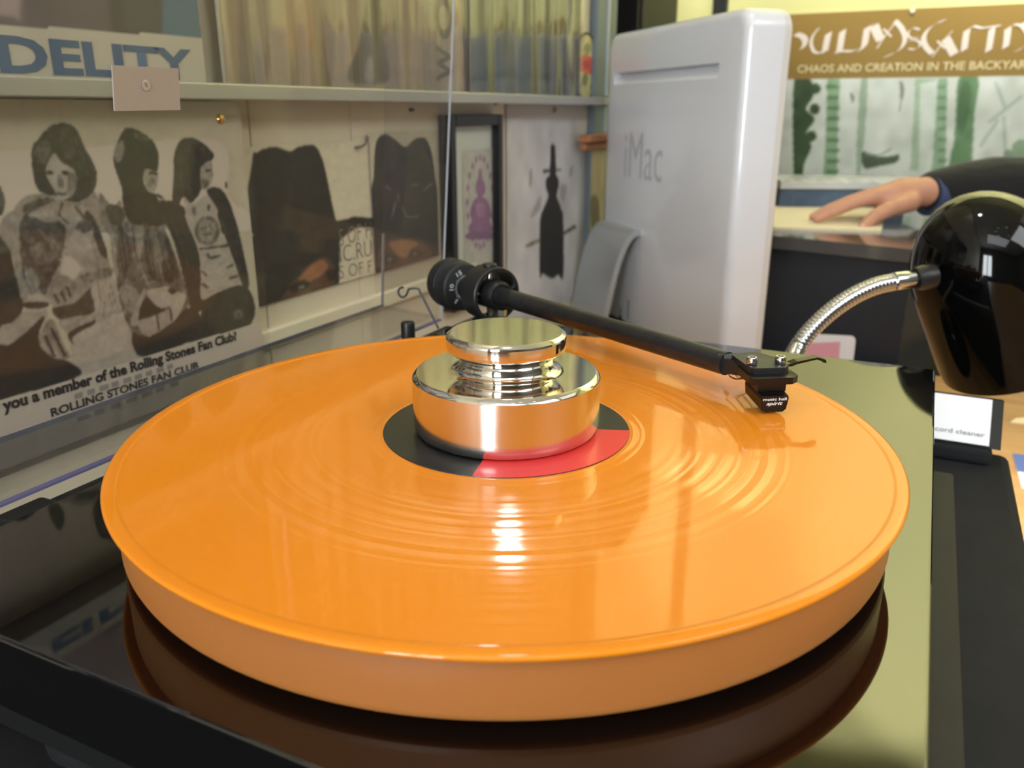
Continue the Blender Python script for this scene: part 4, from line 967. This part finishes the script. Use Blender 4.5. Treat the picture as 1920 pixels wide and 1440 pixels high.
# cut the vent slot into the back
def plane_s(px, py):
    p = onP(px, py, CA, CN); v = p - CA; return v.dot(CE), p.z
s0, zs0 = plane_s(1347, 137); s1, zs1 = plane_s(1152, 139)
zt = (plane_s(1348, 122)[1] + plane_s(1152, 134)[1]) / 2; zb_ = zt - 0.0165
cut = bm_prism([C(s0, zb_, -0.01), C(s1, zb_, -0.01), C(s1, zt, -0.01), C(s0, zt, -0.01)], -CN * 0.022)
cuto = obj('cut', cut, M_mac)
md = bod.modifiers.new('b', 'BOOLEAN'); md.operation = 'DIFFERENCE'; md.object = cuto; md.solver = 'EXACT'
dg = bpy.context.evaluated_depsgraph_get(); dg.update()
me2 = bpy.data.meshes.new_from_object(bod.evaluated_get(dg)); bod.modifiers.clear(); bod.data = me2
bpy.data.objects.remove(cuto, do_unlink=True)
bod.data.polygons.foreach_set('use_smooth', [True] * len(bod.data.polygons)); bod.data.set_sharp_from_angle(angle=math.radians(25))
bod.parent = comp; bod.matrix_parent_inverse = comp.matrix_world.inverted()
# sloping floor of the slot: it runs out towards the bottom
obj('vent_slope', bm_prism([C(s0, zb_, 0.0), C(s0, zb_, 0.0118), C(s0, zt - 0.001, 0.0118)], CE * (s1 - s0)), M_mac, comp)
obj('front_bezel', slab_rings([(0.0008, 0.0465), (0.0008, 0.0545), (0.004, 0.0575)], 0.022, bmesh.new()), mat('bezel_white', rgb(214, 208, 202), 0.35), comp, True, 30)
obj('screen', bm_prism([C(0.02, CBOT + 0.085, 0.0577), C(CL - 0.02, CBOT + 0.085, 0.0577), C(CL - 0.02, CT - 0.02, 0.0577), C(0.02, CT - 0.02, 0.0577)], -CN * 0.0006), mat('dark_screen', rgb(20, 20, 24), 0.15), comp)
M_macink = mat('grey_lettering', rgb(186, 185, 190), 0.4)
sa, za = plane_s(1170, 328); sb, zb2 = plane_s(1240, 346)
zl = (za + zb2) / 2
zcap = 0.068
text_mesh('lettering', 'iMac', C(sa, zl, 0.0), CE * (sb - sa), Vector((0, 0, zcap)), M_macink, comp, lift=0.0004, bold=-0.004)
# metal foot: bent plate leaving the lower back
sr, zr_ = plane_s(1203, 437); slf = sr + 0.125
pq = onP(1132, 590, C(sr, 0, 0), CE); qd = (pq - CA).dot(CN); qz = pq.z
prof = spline([(-0.004, zr_ + 0.004, 0), (0.010, zr_ + 0.003, 0), (0.022, zr_ - 0.006, 0), (0.034, zr_ - 0.030, 0), (qd * 0.62 + 0.010, (zr_ + qz) / 2 - 0.006, 0), (qd, qz, 0), (qd + (qd - 0.034) * 0.52, DZ + 0.012, 0), (qd + (qd - 0.034) * 0.55, DZ + 0.004, 0)], 5)
fb = bmesh.new(); TH = 0.008
outl = []
for i, p in enumerate(prof):
    a = prof[max(0, i - 1)]; b = prof[min(len(prof) - 1, i + 1)]; t = (b - a).normalized(); outl.append((p, Vector((t.y, -t.x, 0))))
rows = []
for p, n in outl:
    q = p + n * TH
    rows.append([fb.verts.new(C(s, zz, -dd)) for (dd, zz, s) in ((p.x, p.y, sr), (p.x, p.y, slf), (q.x, q.y, slf), (q.x, q.y, sr))])
for A, B in zip(rows[:-1], rows[1:]):
    for k in range(4): fb.faces.new((A[k], A[(k + 1) % 4], B[(k + 1) % 4], B[k]))
fb.faces.new(rows[0]); fb.faces.new(rows[-1][::-1])
obj('foot', fb, mat('brushed_aluminium_foot', rgb(196, 198, 200), 0.38, 0.55), comp, True, 40)
toe = qd + (qd - 0.034) * 0.55
obj('foot_plate', bm_prism([C(sr, DZ, -toe - 0.01), C(slf, DZ, -toe - 0.01), C(slf, DZ, 0.05), C(sr, DZ, 0.05)], (0, 0, 0.006)), mat('brushed_aluminium_foot'), comp)
sp0, zp0 = plane_s(1170, 600)
for (px, py, w, h) in ((1163, 588, 0.013, 0.026), (1178, 580, 0.012, 0.034)):
    s_, z_ = plane_s(px, py)
    obj('cable_plug', bm_box(-w / 2, w / 2, -0.02, 0.0, -h / 2, h / 2, 0.002, 1, M=Matrix.Translation(C(s_, z_, 0.0)) @ frame_matrix((0, 0, 0), (0, 0, 1), CE)), M_black, comp)

# ------------------------------------------------------------------ gooseneck desk lamp
lamp = thing('desk_lamp', 'black desk lamp with egg-shaped shade on a chrome gooseneck', 'lamp', (0.02, 0.50, DZ))
LT_ = 0.615
apex, rimc = atD(1806, 371, 0.622), atD(1900, 672, 0.668)
ax = (rimc - apex); LLEN = ax.length; axn = ax.normalized()
Ml = frame_matrix(apex, axn, (1, 0, 0))
RS = 0.0545
pro = []
for k in range(15):
    s = 0.47 * (1 - math.cos(math.pi / 2 * k / 14)); u = min(1, s / 0.47); pro.append((RS * math.sqrt(max(0, 1 - (1 - u) ** 2)), s * LLEN))
pro += [(RS * 1.005, 0.7 * LLEN), (RS * 1.0, 0.93 * LLEN), (RS * 0.985, LLEN)]
inner = [(RS * 0.96, LLEN), (RS * 0.97, 0.9 * LLEN), (RS * 0.965, 0.5 * LLEN)] + [(max(0, r - 0.0022), z + 0.0022) for r, z in pro[12:2:-1]] + [(0, 0.004)]
shade = obj('shade', bm_lathe(pro, 96, Ml), mat('gloss_black_enamel', rgb(6, 6, 6), 0.06, spec=0.35), lamp, True, 50)
obj('shade_lining', bm_lathe([pro[-1]] + inner, 96, Ml), mat('shade_lining', rgb(225, 225, 222), 0.4), lamp, True, 50)
bulbM = frame_matrix(apex + axn * (LLEN * 0.42), axn, (1, 0, 0))
obj('bulb', bm_lathe([(0, 0.045), (0.012, 0.042), (0.020, 0.030), (0.021, 0.020), (0.014, 0.005), (0.012, -0.015), (0.012, -0.03), (0, -0.03)], 32, bulbM), mat('bulb_glass', rgb(255, 240, 215), 0.3, emit=(1, 0.86, 0.66, 1), emit_s=6), lamp, True)
lp = bpy.data.lights.new('desk_bulb', 'SPOT'); lp.energy = 1.5; lp.spot_size = math.radians(110); lp.spot_blend = 0.6; lp.shadow_soft_size = 0.02; lp.color = (1, 0.9, 0.75)
lo = bpy.data.objects.new('desk_bulb', lp); COL.objects.link(lo); lo.matrix_world = frame_matrix(apex + axn * LLEN * 0.85, -axn, (1, 0, 0)); lo.parent = lamp; lo.matrix_parent_inverse = lamp.matrix_world.inverted()
# joint on the side of the shade, ferrule and ribbed neck
jt = atD(1722, 522, 0.612)
nd = (atD(1672, 529, 0.610) - jt).normalized()
obj('shade_joint', bm_lathe([(0, -0.012), (0.0085, -0.012), (0.0095, -0.004), (0.0080, 0.002), (0, 0.002)], 32, frame_matrix(jt, nd)), mat('satin_black'), lamp, True)
neck = [atD(1719, 522, 0.612), atD(1672, 529, 0.610)]
obj('ferrule', bm_lathe([(0.0062, 0), (0.0066, 0.0006), (0.0066, 0.0175), (0.0062, 0.018)], 32, frame_matrix(neck[0], nd)), M_chrome, lamp, True)
cpts = spline([atD(1674, 529, 0.610), atD(1640, 537, 0.608), atD(1600, 555, 0.606), atD(1560, 582, 0.604), atD(1526, 613, 0.602), atD(1498, 648, 0.600), atD(1478, 690, 0.598), Vector((0.052, 0.372, ZR - 0.115)), Vector((0.050, 0.385, DZ + 0.03))], 60)
# resample evenly and rib
d = [0.0]
for a, b in zip(cpts[:-1], cpts[1:]): d.append(d[-1] + (b - a).length)
N = int(d[-1] / 0.00075); even = []
j = 0
for i in range(N):
    t = d[-1] * i / (N - 1)
    while j < len(d) - 2 and d[j + 1] < t: j += 1
    u = (t - d[j]) / max(1e-9, d[j + 1] - d[j]); even.append(cpts[j].lerp(cpts[j + 1], u))
obj('gooseneck', bm_tube(even, [0.0062 + 0.00045 * math.cos(2 * math.pi * k / 4) for k in range(N)], 20), M_chrome, lamp, True, 80)
obj('base', bm_lathe([(0, DZ), (0.058, DZ), (0.060, DZ + 0.004), (0.056, DZ + 0.014), (0.03, DZ + 0.022), (0.010, DZ + 0.032), (0, DZ + 0.032)], 64, Matrix.Translation((0.050, 0.40, 0))), mat('gloss_black_enamel'), lamp, True)

# ------------------------------------------------------------------ dark counter unit behind
KZ = ZR - 0.05
kl = onZ(1440, 441, -0.05); kr = onZ(1718, 468, -0.05)
kd = (kr - kl).normalized(); kn_ = Vector((-kd.y, kd.x, 0))
if kn_.y < 0: kn_ = -kn_
kl = kl - kd * 0.06
counter = thing('counter', 'dark blue-grey counter cabinet with a polished grey top, behind the computer', 'counter', (kl.x, kl.y, 0))
def K(a, b, z): return kl + kd * a + kn_ * b + Vector((0, 0, z - kl.z))
KW = (kr - kl).length; KD = 0.52
obj('cabinet', bm_prism([K(0.004, 0.01, 0), K(KW - 0.004, 0.01, 0), K(KW - 0.004, KD, 0), K(0.004, KD, 0)], (0, 0, KZ - 0.018)), mat('navy_laminate', rgb(42, 45, 54), 0.5), counter)
obj('counter_top', bm_prism([K(0, 0, KZ - 0.018), K(KW, 0, KZ - 0.018), K(KW, KD, KZ - 0.018), K(0, KD, KZ - 0.018)], (0, 0, 0.018)), mat('polished_grey_top', rgb(92, 88, 86), 0.12, coat=0.6), counter)
# pale sleeve lying on the counter, box set behind it
def K2(px, py, z): return onZ(px, py, z)
lpq = [K2(1450, 429, -0.0485), K2(1652, 434, -0.0485), K2(1664, 391, -0.0485), K2(1450, 387, -0.0485)]
for p in lpq: p.z = KZ
tag(obj('cream_sleeve', bm_prism(lpq, (0, 0, 0.0035)), mat('cream_card', rgb(228, 214, 184), 0.6)), 'flat cream record sleeve under the hand on the counter', 'record sleeve')
bx_ = [onZ(1462, 391, -0.049), onZ(1700, 393, -0.049)]
bdir = (bx_[1] - bx_[0]).normalized(); bn = Vector((-bdir.y, bdir.x, 0))
b0 = bx_[0] + bn * 0.012; b0.z = KZ
W_ = (bx_[1] - bx_[0]).length
box = thing('record_box', 'low blue-grey box of records with a crumpled clear wrapper on top, under the green poster', 'box', b0)
obj('box_body', bm_prism([b0, b0 + bdir * W_, b0 + bdir * W_ + bn * 0.16, b0 + bn * 0.16], (0, 0, 0.036)), mat('denim_blue_card', rgb(84, 106, 130), 0.55, noise=(12, 0.9, rgb(44, 58, 76), (1, 1, 1))), box)
wb = bmesh.new()
NX = 40
rows = []
for i in range(NX + 1):
    f = i / NX; base = b0 + bdir * (f * (W_ + 0.03)) + Vector((0, 0, 0.036))
    r = [base - bn * 0.004, base - bn * 0.005 + Vector((0, 0, 0.012 + 0.002 * math.sin(i * 1.3))), base + bn * (0.02 + 0.004 * math.sin(i * 0.7)) + Vector((0, 0, 0.016 + 0.002 * math.sin(i * 2.1))), base + bn * 0.16 + Vector((0, 0, 0.014)), base + bn * 0.16]
    rows.append([wb.verts.new(p) for p in r])
for A, B in zip(rows[:-1], rows[1:]):
    for k in range(4): wb.faces.new((A[k], A[k + 1], B[k + 1], B[k]))
wb.faces.new(rows[0]); wb.faces.new(rows[-1][::-1])
obj('wrapper', wb, mat('white_polythene', rgb(208, 210, 212), 0.22, coat=0.4, coat_rough=0.1), box, True, 60)

# ------------------------------------------------------------------ gold and green poster on the far wall
YP = FARY - 0.004
tg_ = lambda px, py: (lambda p: (p.x, p.z))(onY(px, py, YP))
gx0, gx1 = -0.19, 0.43
gz1 = (onY(1511, 22, YP).z + onY(1920, 10, YP).z) / 2; gzb = (onY(1502, 147, YP).z + onY(1920, 145, YP).z) / 2
gp = Print(gx0, gx1, gz1 - 0.62, gz1, 300, 300, tg_, (226, 230, 214))
def F5(pts, c, a=1.0, s=True): gp.fill(CR(5, pts), c, a, s)
gr = (108, 146, 96); dg_ = (62, 84, 44); lg = (176, 200, 164)
F5([(60, 460), (150, 460), (170, 560), (130, 640), (180, 700), (130, 780), (160, 860), (120, 960), (100, 1100), (60, 1100)], dg_)
for (x, y) in ((180, 640), (160, 800), (185, 520)): gp.circle(CR(5, [(x, y)])[0], 10, dg_)
F5([(255, 460), (330, 460), (315, 700), (310, 1100), (225, 1100), (245, 800)], (150, 182, 138), 1, False)
for y in range(500, 1080, 62): F5([(250, y), (325, y), (322, y + 22), (248, y + 22)], (96, 128, 84), 0.8, False)
F5([(455, 460), (490, 460), (480, 700), (450, 1000), (425, 1000), (430, 760)], (168, 186, 156))
F5([(770, 460), (900, 460), (880, 800), (870, 1000), (740, 1000), (760, 700)], (178, 200, 166), 1, False); F5([(800, 490), (900, 470), (890, 800), (860, 1000), (790, 1000)], (222, 230, 212), 1, False)
F5([(905, 460), (960, 460), (945, 1000), (870, 1000)], (156, 186, 146), 1, False)
for y in range(500, 980, 62): F5([(905, y), (955, y), (950, y + 20), (900, y + 20)], (110, 144, 98), 0.8, False)
F5([(1030, 455), (1140, 455), (1120, 640), (1105, 900), (1090, 1100), (960, 1100), (1000, 800), (1010, 640)], gr)
F5([(1050, 480), (1100, 520), (1080, 700), (1030, 800), (1020, 640)], (84, 118, 70), 0.8)
F5([(680, 470), (705, 520), (690, 600), (675, 660), (684, 560)], (130, 130, 118)); F5([(390, 545), (410, 570), (405, 605), (395, 580)], (120, 120, 110))
F5([(460, 890), (540, 920), (640, 915), (672, 905), (665, 950), (560, 975), (470, 985)], (78, 92, 62)); F5([(470, 900), (560, 905), (630, 870), (580, 905), (500, 920)], (120, 128, 108))
for q in ([(1200, 720), (1400, 560)], [(1150, 860), (1260, 700)], [(1290, 680), (1300, 900)], [(1240, 480), (1300, 640)]): gp.line(CR(5, q), 7, (184, 196, 178), 0.8)
F5([(1290, 900), (1330, 880), (1360, 960), (1300, 980)], (140, 162, 128)); F5([(1340, 860), (1409, 820), (1500, 900), (1500, 1000), (1380, 1000)], (150, 176, 138))
F5([(1700, 460), (1760, 460), (1750, 1100), (1690, 1100)], gr, 0.8, False)
gp.cloud(30, 7, seed=71); gp.cloud(12, 6, seed=72); gp.blur(2)
mk = gp.V > gzb
gp.img[mk] = np.array([156, 122, 42])
gpo = gp.sheet('album_poster', lambda u, v: Vector((u, YP, v)), M_print)
# the grid must face the room (towards -Y)
gpo.data.flip_normals()
tag(gpo, 'large poster with gold title band over green and white garden picture', 'poster')
obj('mount', bm_box(gx0, gx1, YP + 0.0008, FARY, gz1 - 0.62, gz1), mat('poster_board'), gpo)
M_cal = mat('cream_ink', rgb(244, 226, 206), 0.6); M_sub = mat('pale_gold_ink', rgb(240, 222, 166), 0.6)
def nib(strokes, L=20.0, ang=30):
    """broad-nib lettering: each stroke swept with a slanted pen edge (crop-5 coordinates)"""
    b = bmesh.new(); ca, sa_ = math.cos(math.radians(ang)), math.sin(math.radians(ang))
    lift = 0
    for st, Ls in strokes:
        pts = [(p.x, p.y) for p in spline([(x, y, 0) for x, y in st], 6)] if len(st) > 2 else st
        prev = None; lift += 0.00006
        for x, y in pts:
            w = Ls / 2; A = onY(*CR(5, [(x - ca * w, y + sa_ * w)])[0], YP); B = onY(*CR(5, [(x + ca * w, y - sa_ * w)])[0], YP)
            A.y -= 0.0006 + lift; B.y -= 0.0006 + lift
            cur = (b.verts.new(A), b.verts.new(B))
            if prev: b.faces.new((prev[0], prev[1], cur[1], cur[0]))
            prev = cur
    return b
thick, thin = 48, 22
letters = [
    ([(70, 200), (110, 215), (125, 245), (110, 280), (80, 300)], 40),
    ([(205, 165), (170, 210), (160, 260), (180, 305), (215, 310)], thin), ([(262, 195), (250, 250), (240, 305)], thick), ([(215, 312), (240, 300)], 20),
    ([(345, 180), (335, 240), (325, 305)], thick), ([(300, 308), (350, 300), (400, 300), (440, 285)], 26),
    ([(490, 160), (480, 220), (470, 270), (440, 300)], thick), ([(500, 165), (530, 140)], 24), ([(530, 150), (550, 200), (570, 235)], 58),
    ([(545, 285), (590, 215), (640, 150), (660, 115)], 16), ([(585, 170), (630, 215)], 14),
    ([(655, 125), (690, 165), (710, 215), (700, 265), (660, 305), (590, 335)], 34),
    ([(795, 175), (765, 165), (735, 180), (730, 210), (755, 225), (790, 220)], 16), ([(735, 240), (770, 235), (797, 250), (795, 275), (765, 290), (732, 285)], 16),
    ([(945, 118), (890, 140), (845, 175), (820, 220), (830, 270), (870, 315)], 36), ([(870, 335), (910, 280), (950, 225), (990, 180)], 16), ([(900, 240), (945, 285)], 14),
    ([(950, 225), (975, 275), (1000, 320)], 58), ([(1000, 325), (1040, 300)], 20), ([(1075, 175), (1065, 230), (1058, 295)], thick), ([(1075, 185), (1110, 155), (1160, 165), (1200, 160), (1270, 150)], 24),
    ([(1222, 165), (1212, 230), (1200, 300)], thick), ([(1315, 165), (1308, 230), (1300, 280)], thick), ([(1310, 170), (1350, 145), (1390, 150)], 24),
    ([(1390, 140), (1425, 180), (1440, 230), (1420, 270), (1360, 300)], 40),
]
obj('title_lettering', nib(letters), M_cal, gpo)
a = onY(*CR(5, [(78, 421)])[0], YP); b = onY(*CR(5, [(1474, 408)])[0], YP); a.y -= 0.0006; b.y -= 0.0006; b.z = a.z = (a.z + b.z) / 2
text_mesh('subtitle_lettering', 'CHAOS AND CREATION IN THE BACKYARD', a, b - a, Vector((0, 0, 0.0165)), M_sub, gpo, bold=0.012, lift=0.0004)
p_ = onY(1711, 21, YP)
tag(obj('push_pin', bm_lathe([(0, 0.006), (0.004, 0.005), (0.0055, 0.002), (0.0055, 0)], 20, frame_matrix(p_, (0, -1, 0))), mat('cream_pin', rgb(250, 240, 200), 0.4), None, True), 'cream push pin at the top of the gold and green poster', 'pin')
# dark cupboard against the far wall, seen past the end of the partition
cup = thing('dark_cupboard', 'tall black cupboard beyond the end of the partition wall', 'cupboard', (-0.75, 1.6, 0))
cxr = onY(1204, 40, 1.50).x
obj('carcass', bm_box(cxr - 0.42, cxr, 1.50, FARY - 0.002, 0, 1.9, 0.003, 1), mat('black_cupboard', rgb(24, 23, 24), 0.5), cup)
obj('door', bm_box(cxr - 0.415, cxr - 0.005, 1.485, 1.50, 0.03, 1.895, 0.002, 1), mat('black_cupboard'), cup)

# ------------------------------------------------------------------ record cleaning brush and papers
bz = ZR - 0.1
brush = thing('record_brush', 'black record cleaning brush with a white label beside the turntable', 'brush', (0.15, 0.325, bz))
by = 0.318
def Bq(px, py, y): return onY(px, py, y)
rx = 0.204
obj('pad', bm_box(0.085, rx, by - 0.014, by + 0.030, bz, bz + 0.012, 0.004, 3), mat('black_velvet', rgb(18, 18, 19), 0.9), brush)
def yz(x): return [(x, by - 0.012, bz + 0.012), (x, by + 0.028, bz + 0.012), (x, by + 0.030, bz + 0.034), (x, by + 0.020, bz + 0.036)]
hb = bm_prism([Vector(p) for p in yz(0.088)], Vector((rx - 0.088 + 0.004, 0, 0))); obj('handle', hb, mat('satin_black'), brush)
lq0, lq1 = Vector((0, by - 0.0118, bz + 0.0135)), Vector((0, by + 0.0190, bz + 0.0358))
nlab = Vector((0, -(lq1 - lq0).z, (lq1 - lq0).y)).normalized()
x0, x1 = 0.092, rx - 0.003
obj('brush_label', bm_prism([Vector((x0, 0, 0)) + lq0, Vector((x1, 0, 0)) + lq0, Vector((x1, 0, 0)) + lq1, Vector((x0, 0, 0)) + lq1], nlab * 0.0006), mat('white_label', rgb(236, 236, 240), 0.4), brush)
text_mesh('label_lettering', 'ic record cleaner', Vector((0.158, 0, 0)) + lq0 + (lq1 - lq0) * 0.16, Vector((0.040, 0, 0)), (lq1 - lq0) * 0.10, mat('label_grey_ink', rgb(110, 110, 118), 0.6), brush, lift=0.001)

def flat_sheet(name, label, cat, corners, m, th=0.001):
    return tag(obj(name, bm_prism(corners, (0, 0, th)), m), label, cat)
zd = -0.21
q = [onZ(1898, 852, zd), onZ(1985, 862, zd), onZ(2010, 935, zd), onZ(1915, 915, zd)]
sh = flat_sheet('printed_leaflet', 'blue and white printed leaflet on the desk at the right edge', 'leaflet', q, mat('leaflet_white', rgb(226, 228, 232), 0.5))
qq = [p + Vector((0, 0, 0.0011)) for p in (q[0], q[1], q[1].lerp(q[2], 0.55), q[0].lerp(q[3], 0.55))]
obj('blue_print', bm_prism(qq, (0, 0, 0.0002)), mat('leaflet_blue', rgb(76, 104, 176), 0.5), sh)
q = [onZ(1895, 792, zd), onZ(1960, 800, zd), onZ(1950, 782, zd), onZ(1905, 785, zd)]
flat_sheet('paper_slip', 'small cream paper slip on the desk near the lamp', 'paper', q, mat('slip_cream', rgb(236, 214, 176), 0.5))
# white and pink card leaning against the counter
cardc = onY(1549, 650, 0.80)
crd = thing('card', 'white rounded card with pink print standing behind the lamp neck', 'card', (cardc.x, 0.80, DZ))
cw_, ch_ = 0.062, onY(1560, 630, 0.80).z - DZ
rr = 0.006; outl = []
for (cx_, cz_, st) in ((cw_ / 2 - rr, ch_ - rr, 0), (-cw_ / 2 + rr, ch_ - rr, 90)):
    for k in range(7):
        a = math.radians(st + 15 * k); outl.append((cx_ + rr * math.cos(a), cz_ + rr * math.sin(a)))
outl += [(-cw_ / 2, 0), (cw_ / 2, 0)]
rotc = Matrix.Translation((cardc.x + 0.004, 0.80, DZ)) @ Matrix.Rotation(math.radians(14), 4, 'Z') @ Matrix.Rotation(math.radians(-6), 4, 'X')
obj('card_body', bm_prism([rotc @ Vector((x, 0, z)) for x, z in outl], rotc.to_3x3() @ Vector((0, 0.0015, 0))), mat('card_white', rgb(222, 220, 222), 0.4), crd)
obj('pink_print', bm_prism([rotc @ Vector((x, -0.0006, z)) for x, z in ((-cw_ / 2 + 0.004, ch_ - 0.060), (cw_ / 2 - 0.016, ch_ - 0.060), (cw_ / 2 - 0.018, ch_ - 0.008), (-cw_ / 2 + 0.004, ch_ - 0.012))], rotc.to_3x3() @ Vector((0, 0.0004, 0))), mat('card_pink', rgb(214, 150, 164), 0.5), crd)

# ------------------------------------------------------------------ person: hand resting on the cream sleeve
M_skin = mat('skin', rgb(204, 150, 122), 0.5, sss=0.15, noise=(60, 0.35, rgb(186, 122, 98), (1, 1, 1)))
M_knit = mat('black_jumper', rgb(17, 17, 18), 0.9, sheen=0.2, bump=(160, 0.4, 0.002, (1, 1, 1)))
def remeshed(name, chains, voxel, m, smooth_it=6, parent=None):
    b = bmesh.new()
    for pts, rad in chains:
        P = [Vector(p) for p in pts]
        bm_tube(P, rad, 14, True, b)
        for p, r in zip(P, rad):
            bmesh.ops.create_icosphere(b, subdivisions=2, radius=r * 1.0, matrix=Matrix.Translation(p))
    me = bpy.data.meshes.new('tmp'); b.to_mesh(me); b.free()
    o = bpy.data.objects.new('tmp', me); COL.objects.link(o)
    r = o.modifiers.new('r', 'REMESH'); r.mode = 'VOXEL'; r.voxel_size = voxel; r.use_smooth_shade = True
    s = o.modifiers.new('s', 'SMOOTH'); s.iterations = smooth_it; s.factor = 0.5
    dg = bpy.context.evaluated_depsgraph_get(); dg.update()
    out = bpy.data.meshes.new_from_object(o.evaluated_get(dg)); bpy.data.objects.remove(o, do_unlink=True)
    return finish(name, out, m, parent, True, 180)
def hp(px, py, t): return atD(px, py, t)
hand = [
    # palm (three overlapping strands across its depth), wrist and forearm
    ([hp(1648, 372, 1.31), hp(1690, 362, 1.315), hp(1735, 360, 1.32), hp(1790, 358, 1.33), hp(1900, 362, 1.33)], [0.017, 0.022, 0.024, 0.027, 0.033]),
    ([hp(1642, 368, 1.335), hp(1690, 356, 1.34), hp(1735, 357, 1.345), hp(1790, 358, 1.345)], [0.015, 0.020, 0.022, 0.024]),
    ([hp(1640, 370, 1.36), hp(1690, 360, 1.365), hp(1730, 360, 1.36)], [0.013, 0.017, 0.020]),
    # index, middle, ring, little finger
    ([hp(1650, 367, 1.305), hp(1604, 380, 1.305), hp(1564, 396, 1.305), hp(1530, 411, 1.305)], [0.0125, 0.0100, 0.0088, 0.0066]),
    ([hp(1642, 364, 1.335), hp(1590, 378, 1.335), hp(1552, 393, 1.335), hp(1522, 407, 1.335)], [0.0125, 0.0098, 0.0086, 0.0064]),
    ([hp(1640, 366, 1.36), hp(1592, 378, 1.362), hp(1556, 391, 1.362), hp(1534, 402, 1.362)], [0.0118, 0.0094, 0.0082, 0.0062]),
    ([hp(1648, 368, 1.385), hp(1612, 378, 1.387), hp(1586, 388, 1.387), hp(1566, 396, 1.387)], [0.0105, 0.0082, 0.0072, 0.0056]),
    # thumb
    ([hp(1706, 378, 1.30), hp(1672, 390, 1.285), hp(1640, 406, 1.275), hp(1618, 424, 1.272)], [0.0170, 0.0135, 0.0112, 0.0082]),
]
SH = atD(2480, 120, 1.20); EL = atD(2130, 395, 1.30)
TORS = SH + Vector((0.16, 0.08, -0.10))
body_ch = hand + [
    ([hp(1900, 362, 1.33), EL, SH], [0.034, 0.042, 0.055]),
    ([SH, TORS + Vector((0, 0, 0.12)), TORS + Vector((0.16, 0.08, 0.10))], [0.055, 0.075, 0.055]),
    ([TORS + Vector((0, 0, 0.10)), TORS + Vector((0, 0, -0.10)), TORS + Vector((0, 0, -0.32)), TORS + Vector((0, 0, -0.52))], [0.12, 0.13, 0.125, 0.13]),
    ([TORS + Vector((0, 0, 0.15)), TORS + Vector((-0.01, 0, 0.28))], [0.06, 0.055]),
    ([TORS + Vector((-0.02, -0.01, 0.32)), TORS + Vector((-0.02, -0.01, 0.40))], [0.072, 0.082]),
    ([TORS + Vector((-0.095, -0.045, 0.345)), TORS + Vector((-0.075, -0.035, 0.37))], [0.012, 0.010]),
    ([TORS + Vector((0.10, 0, -0.50)), TORS + Vector((0.09, 0, -0.85)), TORS + Vector((0.09, 0, -ZR - TORS.z + ZR + 0.05))], [0.085, 0.06, 0.045]),
    ([TORS + Vector((-0.08, -0.04, -0.50)), TORS + Vector((-0.08, -0.04, -0.85)), TORS + Vector((-0.08, -0.04, -ZR - TORS.z + ZR + 0.05))], [0.085, 0.06, 0.045]),
]
person = remeshed('person', body_ch, 0.0032, M_skin, 5)
tag(person, 'person in a black jumper reaching in from the right, hand flat on a cream sleeve', 'person')
nail = bmesh.new()
for (px, py, t, dx, dz) in ((1617, 426, 1.266, 0.004, 0.004),):
    bmesh.ops.create_uvsphere(nail, u_segments=12, v_segments=8, radius=0.0052, matrix=Matrix.Translation(hp(px - 1, py - 1, t)) @ Matrix.Diagonal((1, 0.7, 0.8, 1)))
obj('thumb_nail', nail, mat('nail', rgb(216, 168, 146), 0.3), person, True)
slv = [
    ([hp(1752, 360, 1.33), hp(1800, 356, 1.335), hp(1860, 352, 1.34), hp(1930, 356, 1.335), EL, SH], [0.036, 0.044, 0.050, 0.052, 0.058, 0.075]),
    ([SH, TORS + Vector((0, 0, 0.10)), TORS + Vector((0.17, 0.08, 0.06))], [0.075, 0.10, 0.075]),
    ([TORS + Vector((0, 0, 0.06)), TORS + Vector((0, 0, -0.10)), TORS + Vector((0, 0, -0.32)), TORS + Vector((0, 0, -0.50))], [0.14, 0.15, 0.145, 0.15]),
]
obj_s = remeshed('jumper', slv, 0.005, M_knit, 4, person)
cuf = bm_tube([hp(1738, 366, 1.325), hp(1756, 365, 1.33)], [0.0325, 0.034], 28)
obj('shirt_cuff', cuf, mat('blue_shirt', rgb(62, 74, 110), 0.8), person, True)
hr = bmesh.new(); bmesh.ops.create_uvsphere(hr, u_segments=32, v_segments=20, radius=0.094, matrix=Matrix.Translation(TORS + Vector((0.0, 0.0, 0.405))))
obj('hair', hr, mat('brown_hair', rgb(58, 42, 32), 0.6, bump=(80, 0.6, 0.003, (1, 1, 0.2))), person, True)
trs = [([TORS + Vector((0, 0, -0.48)), TORS + Vector((0.10, 0, -0.55)), TORS + Vector((0.09, 0, -0.85)), Vector((TORS.x + 0.09, TORS.y, 0.06))], [0.14, 0.10, 0.08, 0.07]),
       ([TORS + Vector((0, 0, -0.48)), TORS + Vector((-0.08, -0.04, -0.55)), TORS + Vector((-0.08, -0.04, -0.85)), Vector((TORS.x - 0.08, TORS.y - 0.04, 0.06))], [0.14, 0.10, 0.08, 0.07])]
remeshed('trousers', trs, 0.008, mat('dark_trousers', rgb(38, 40, 50), 0.9), 4, person)
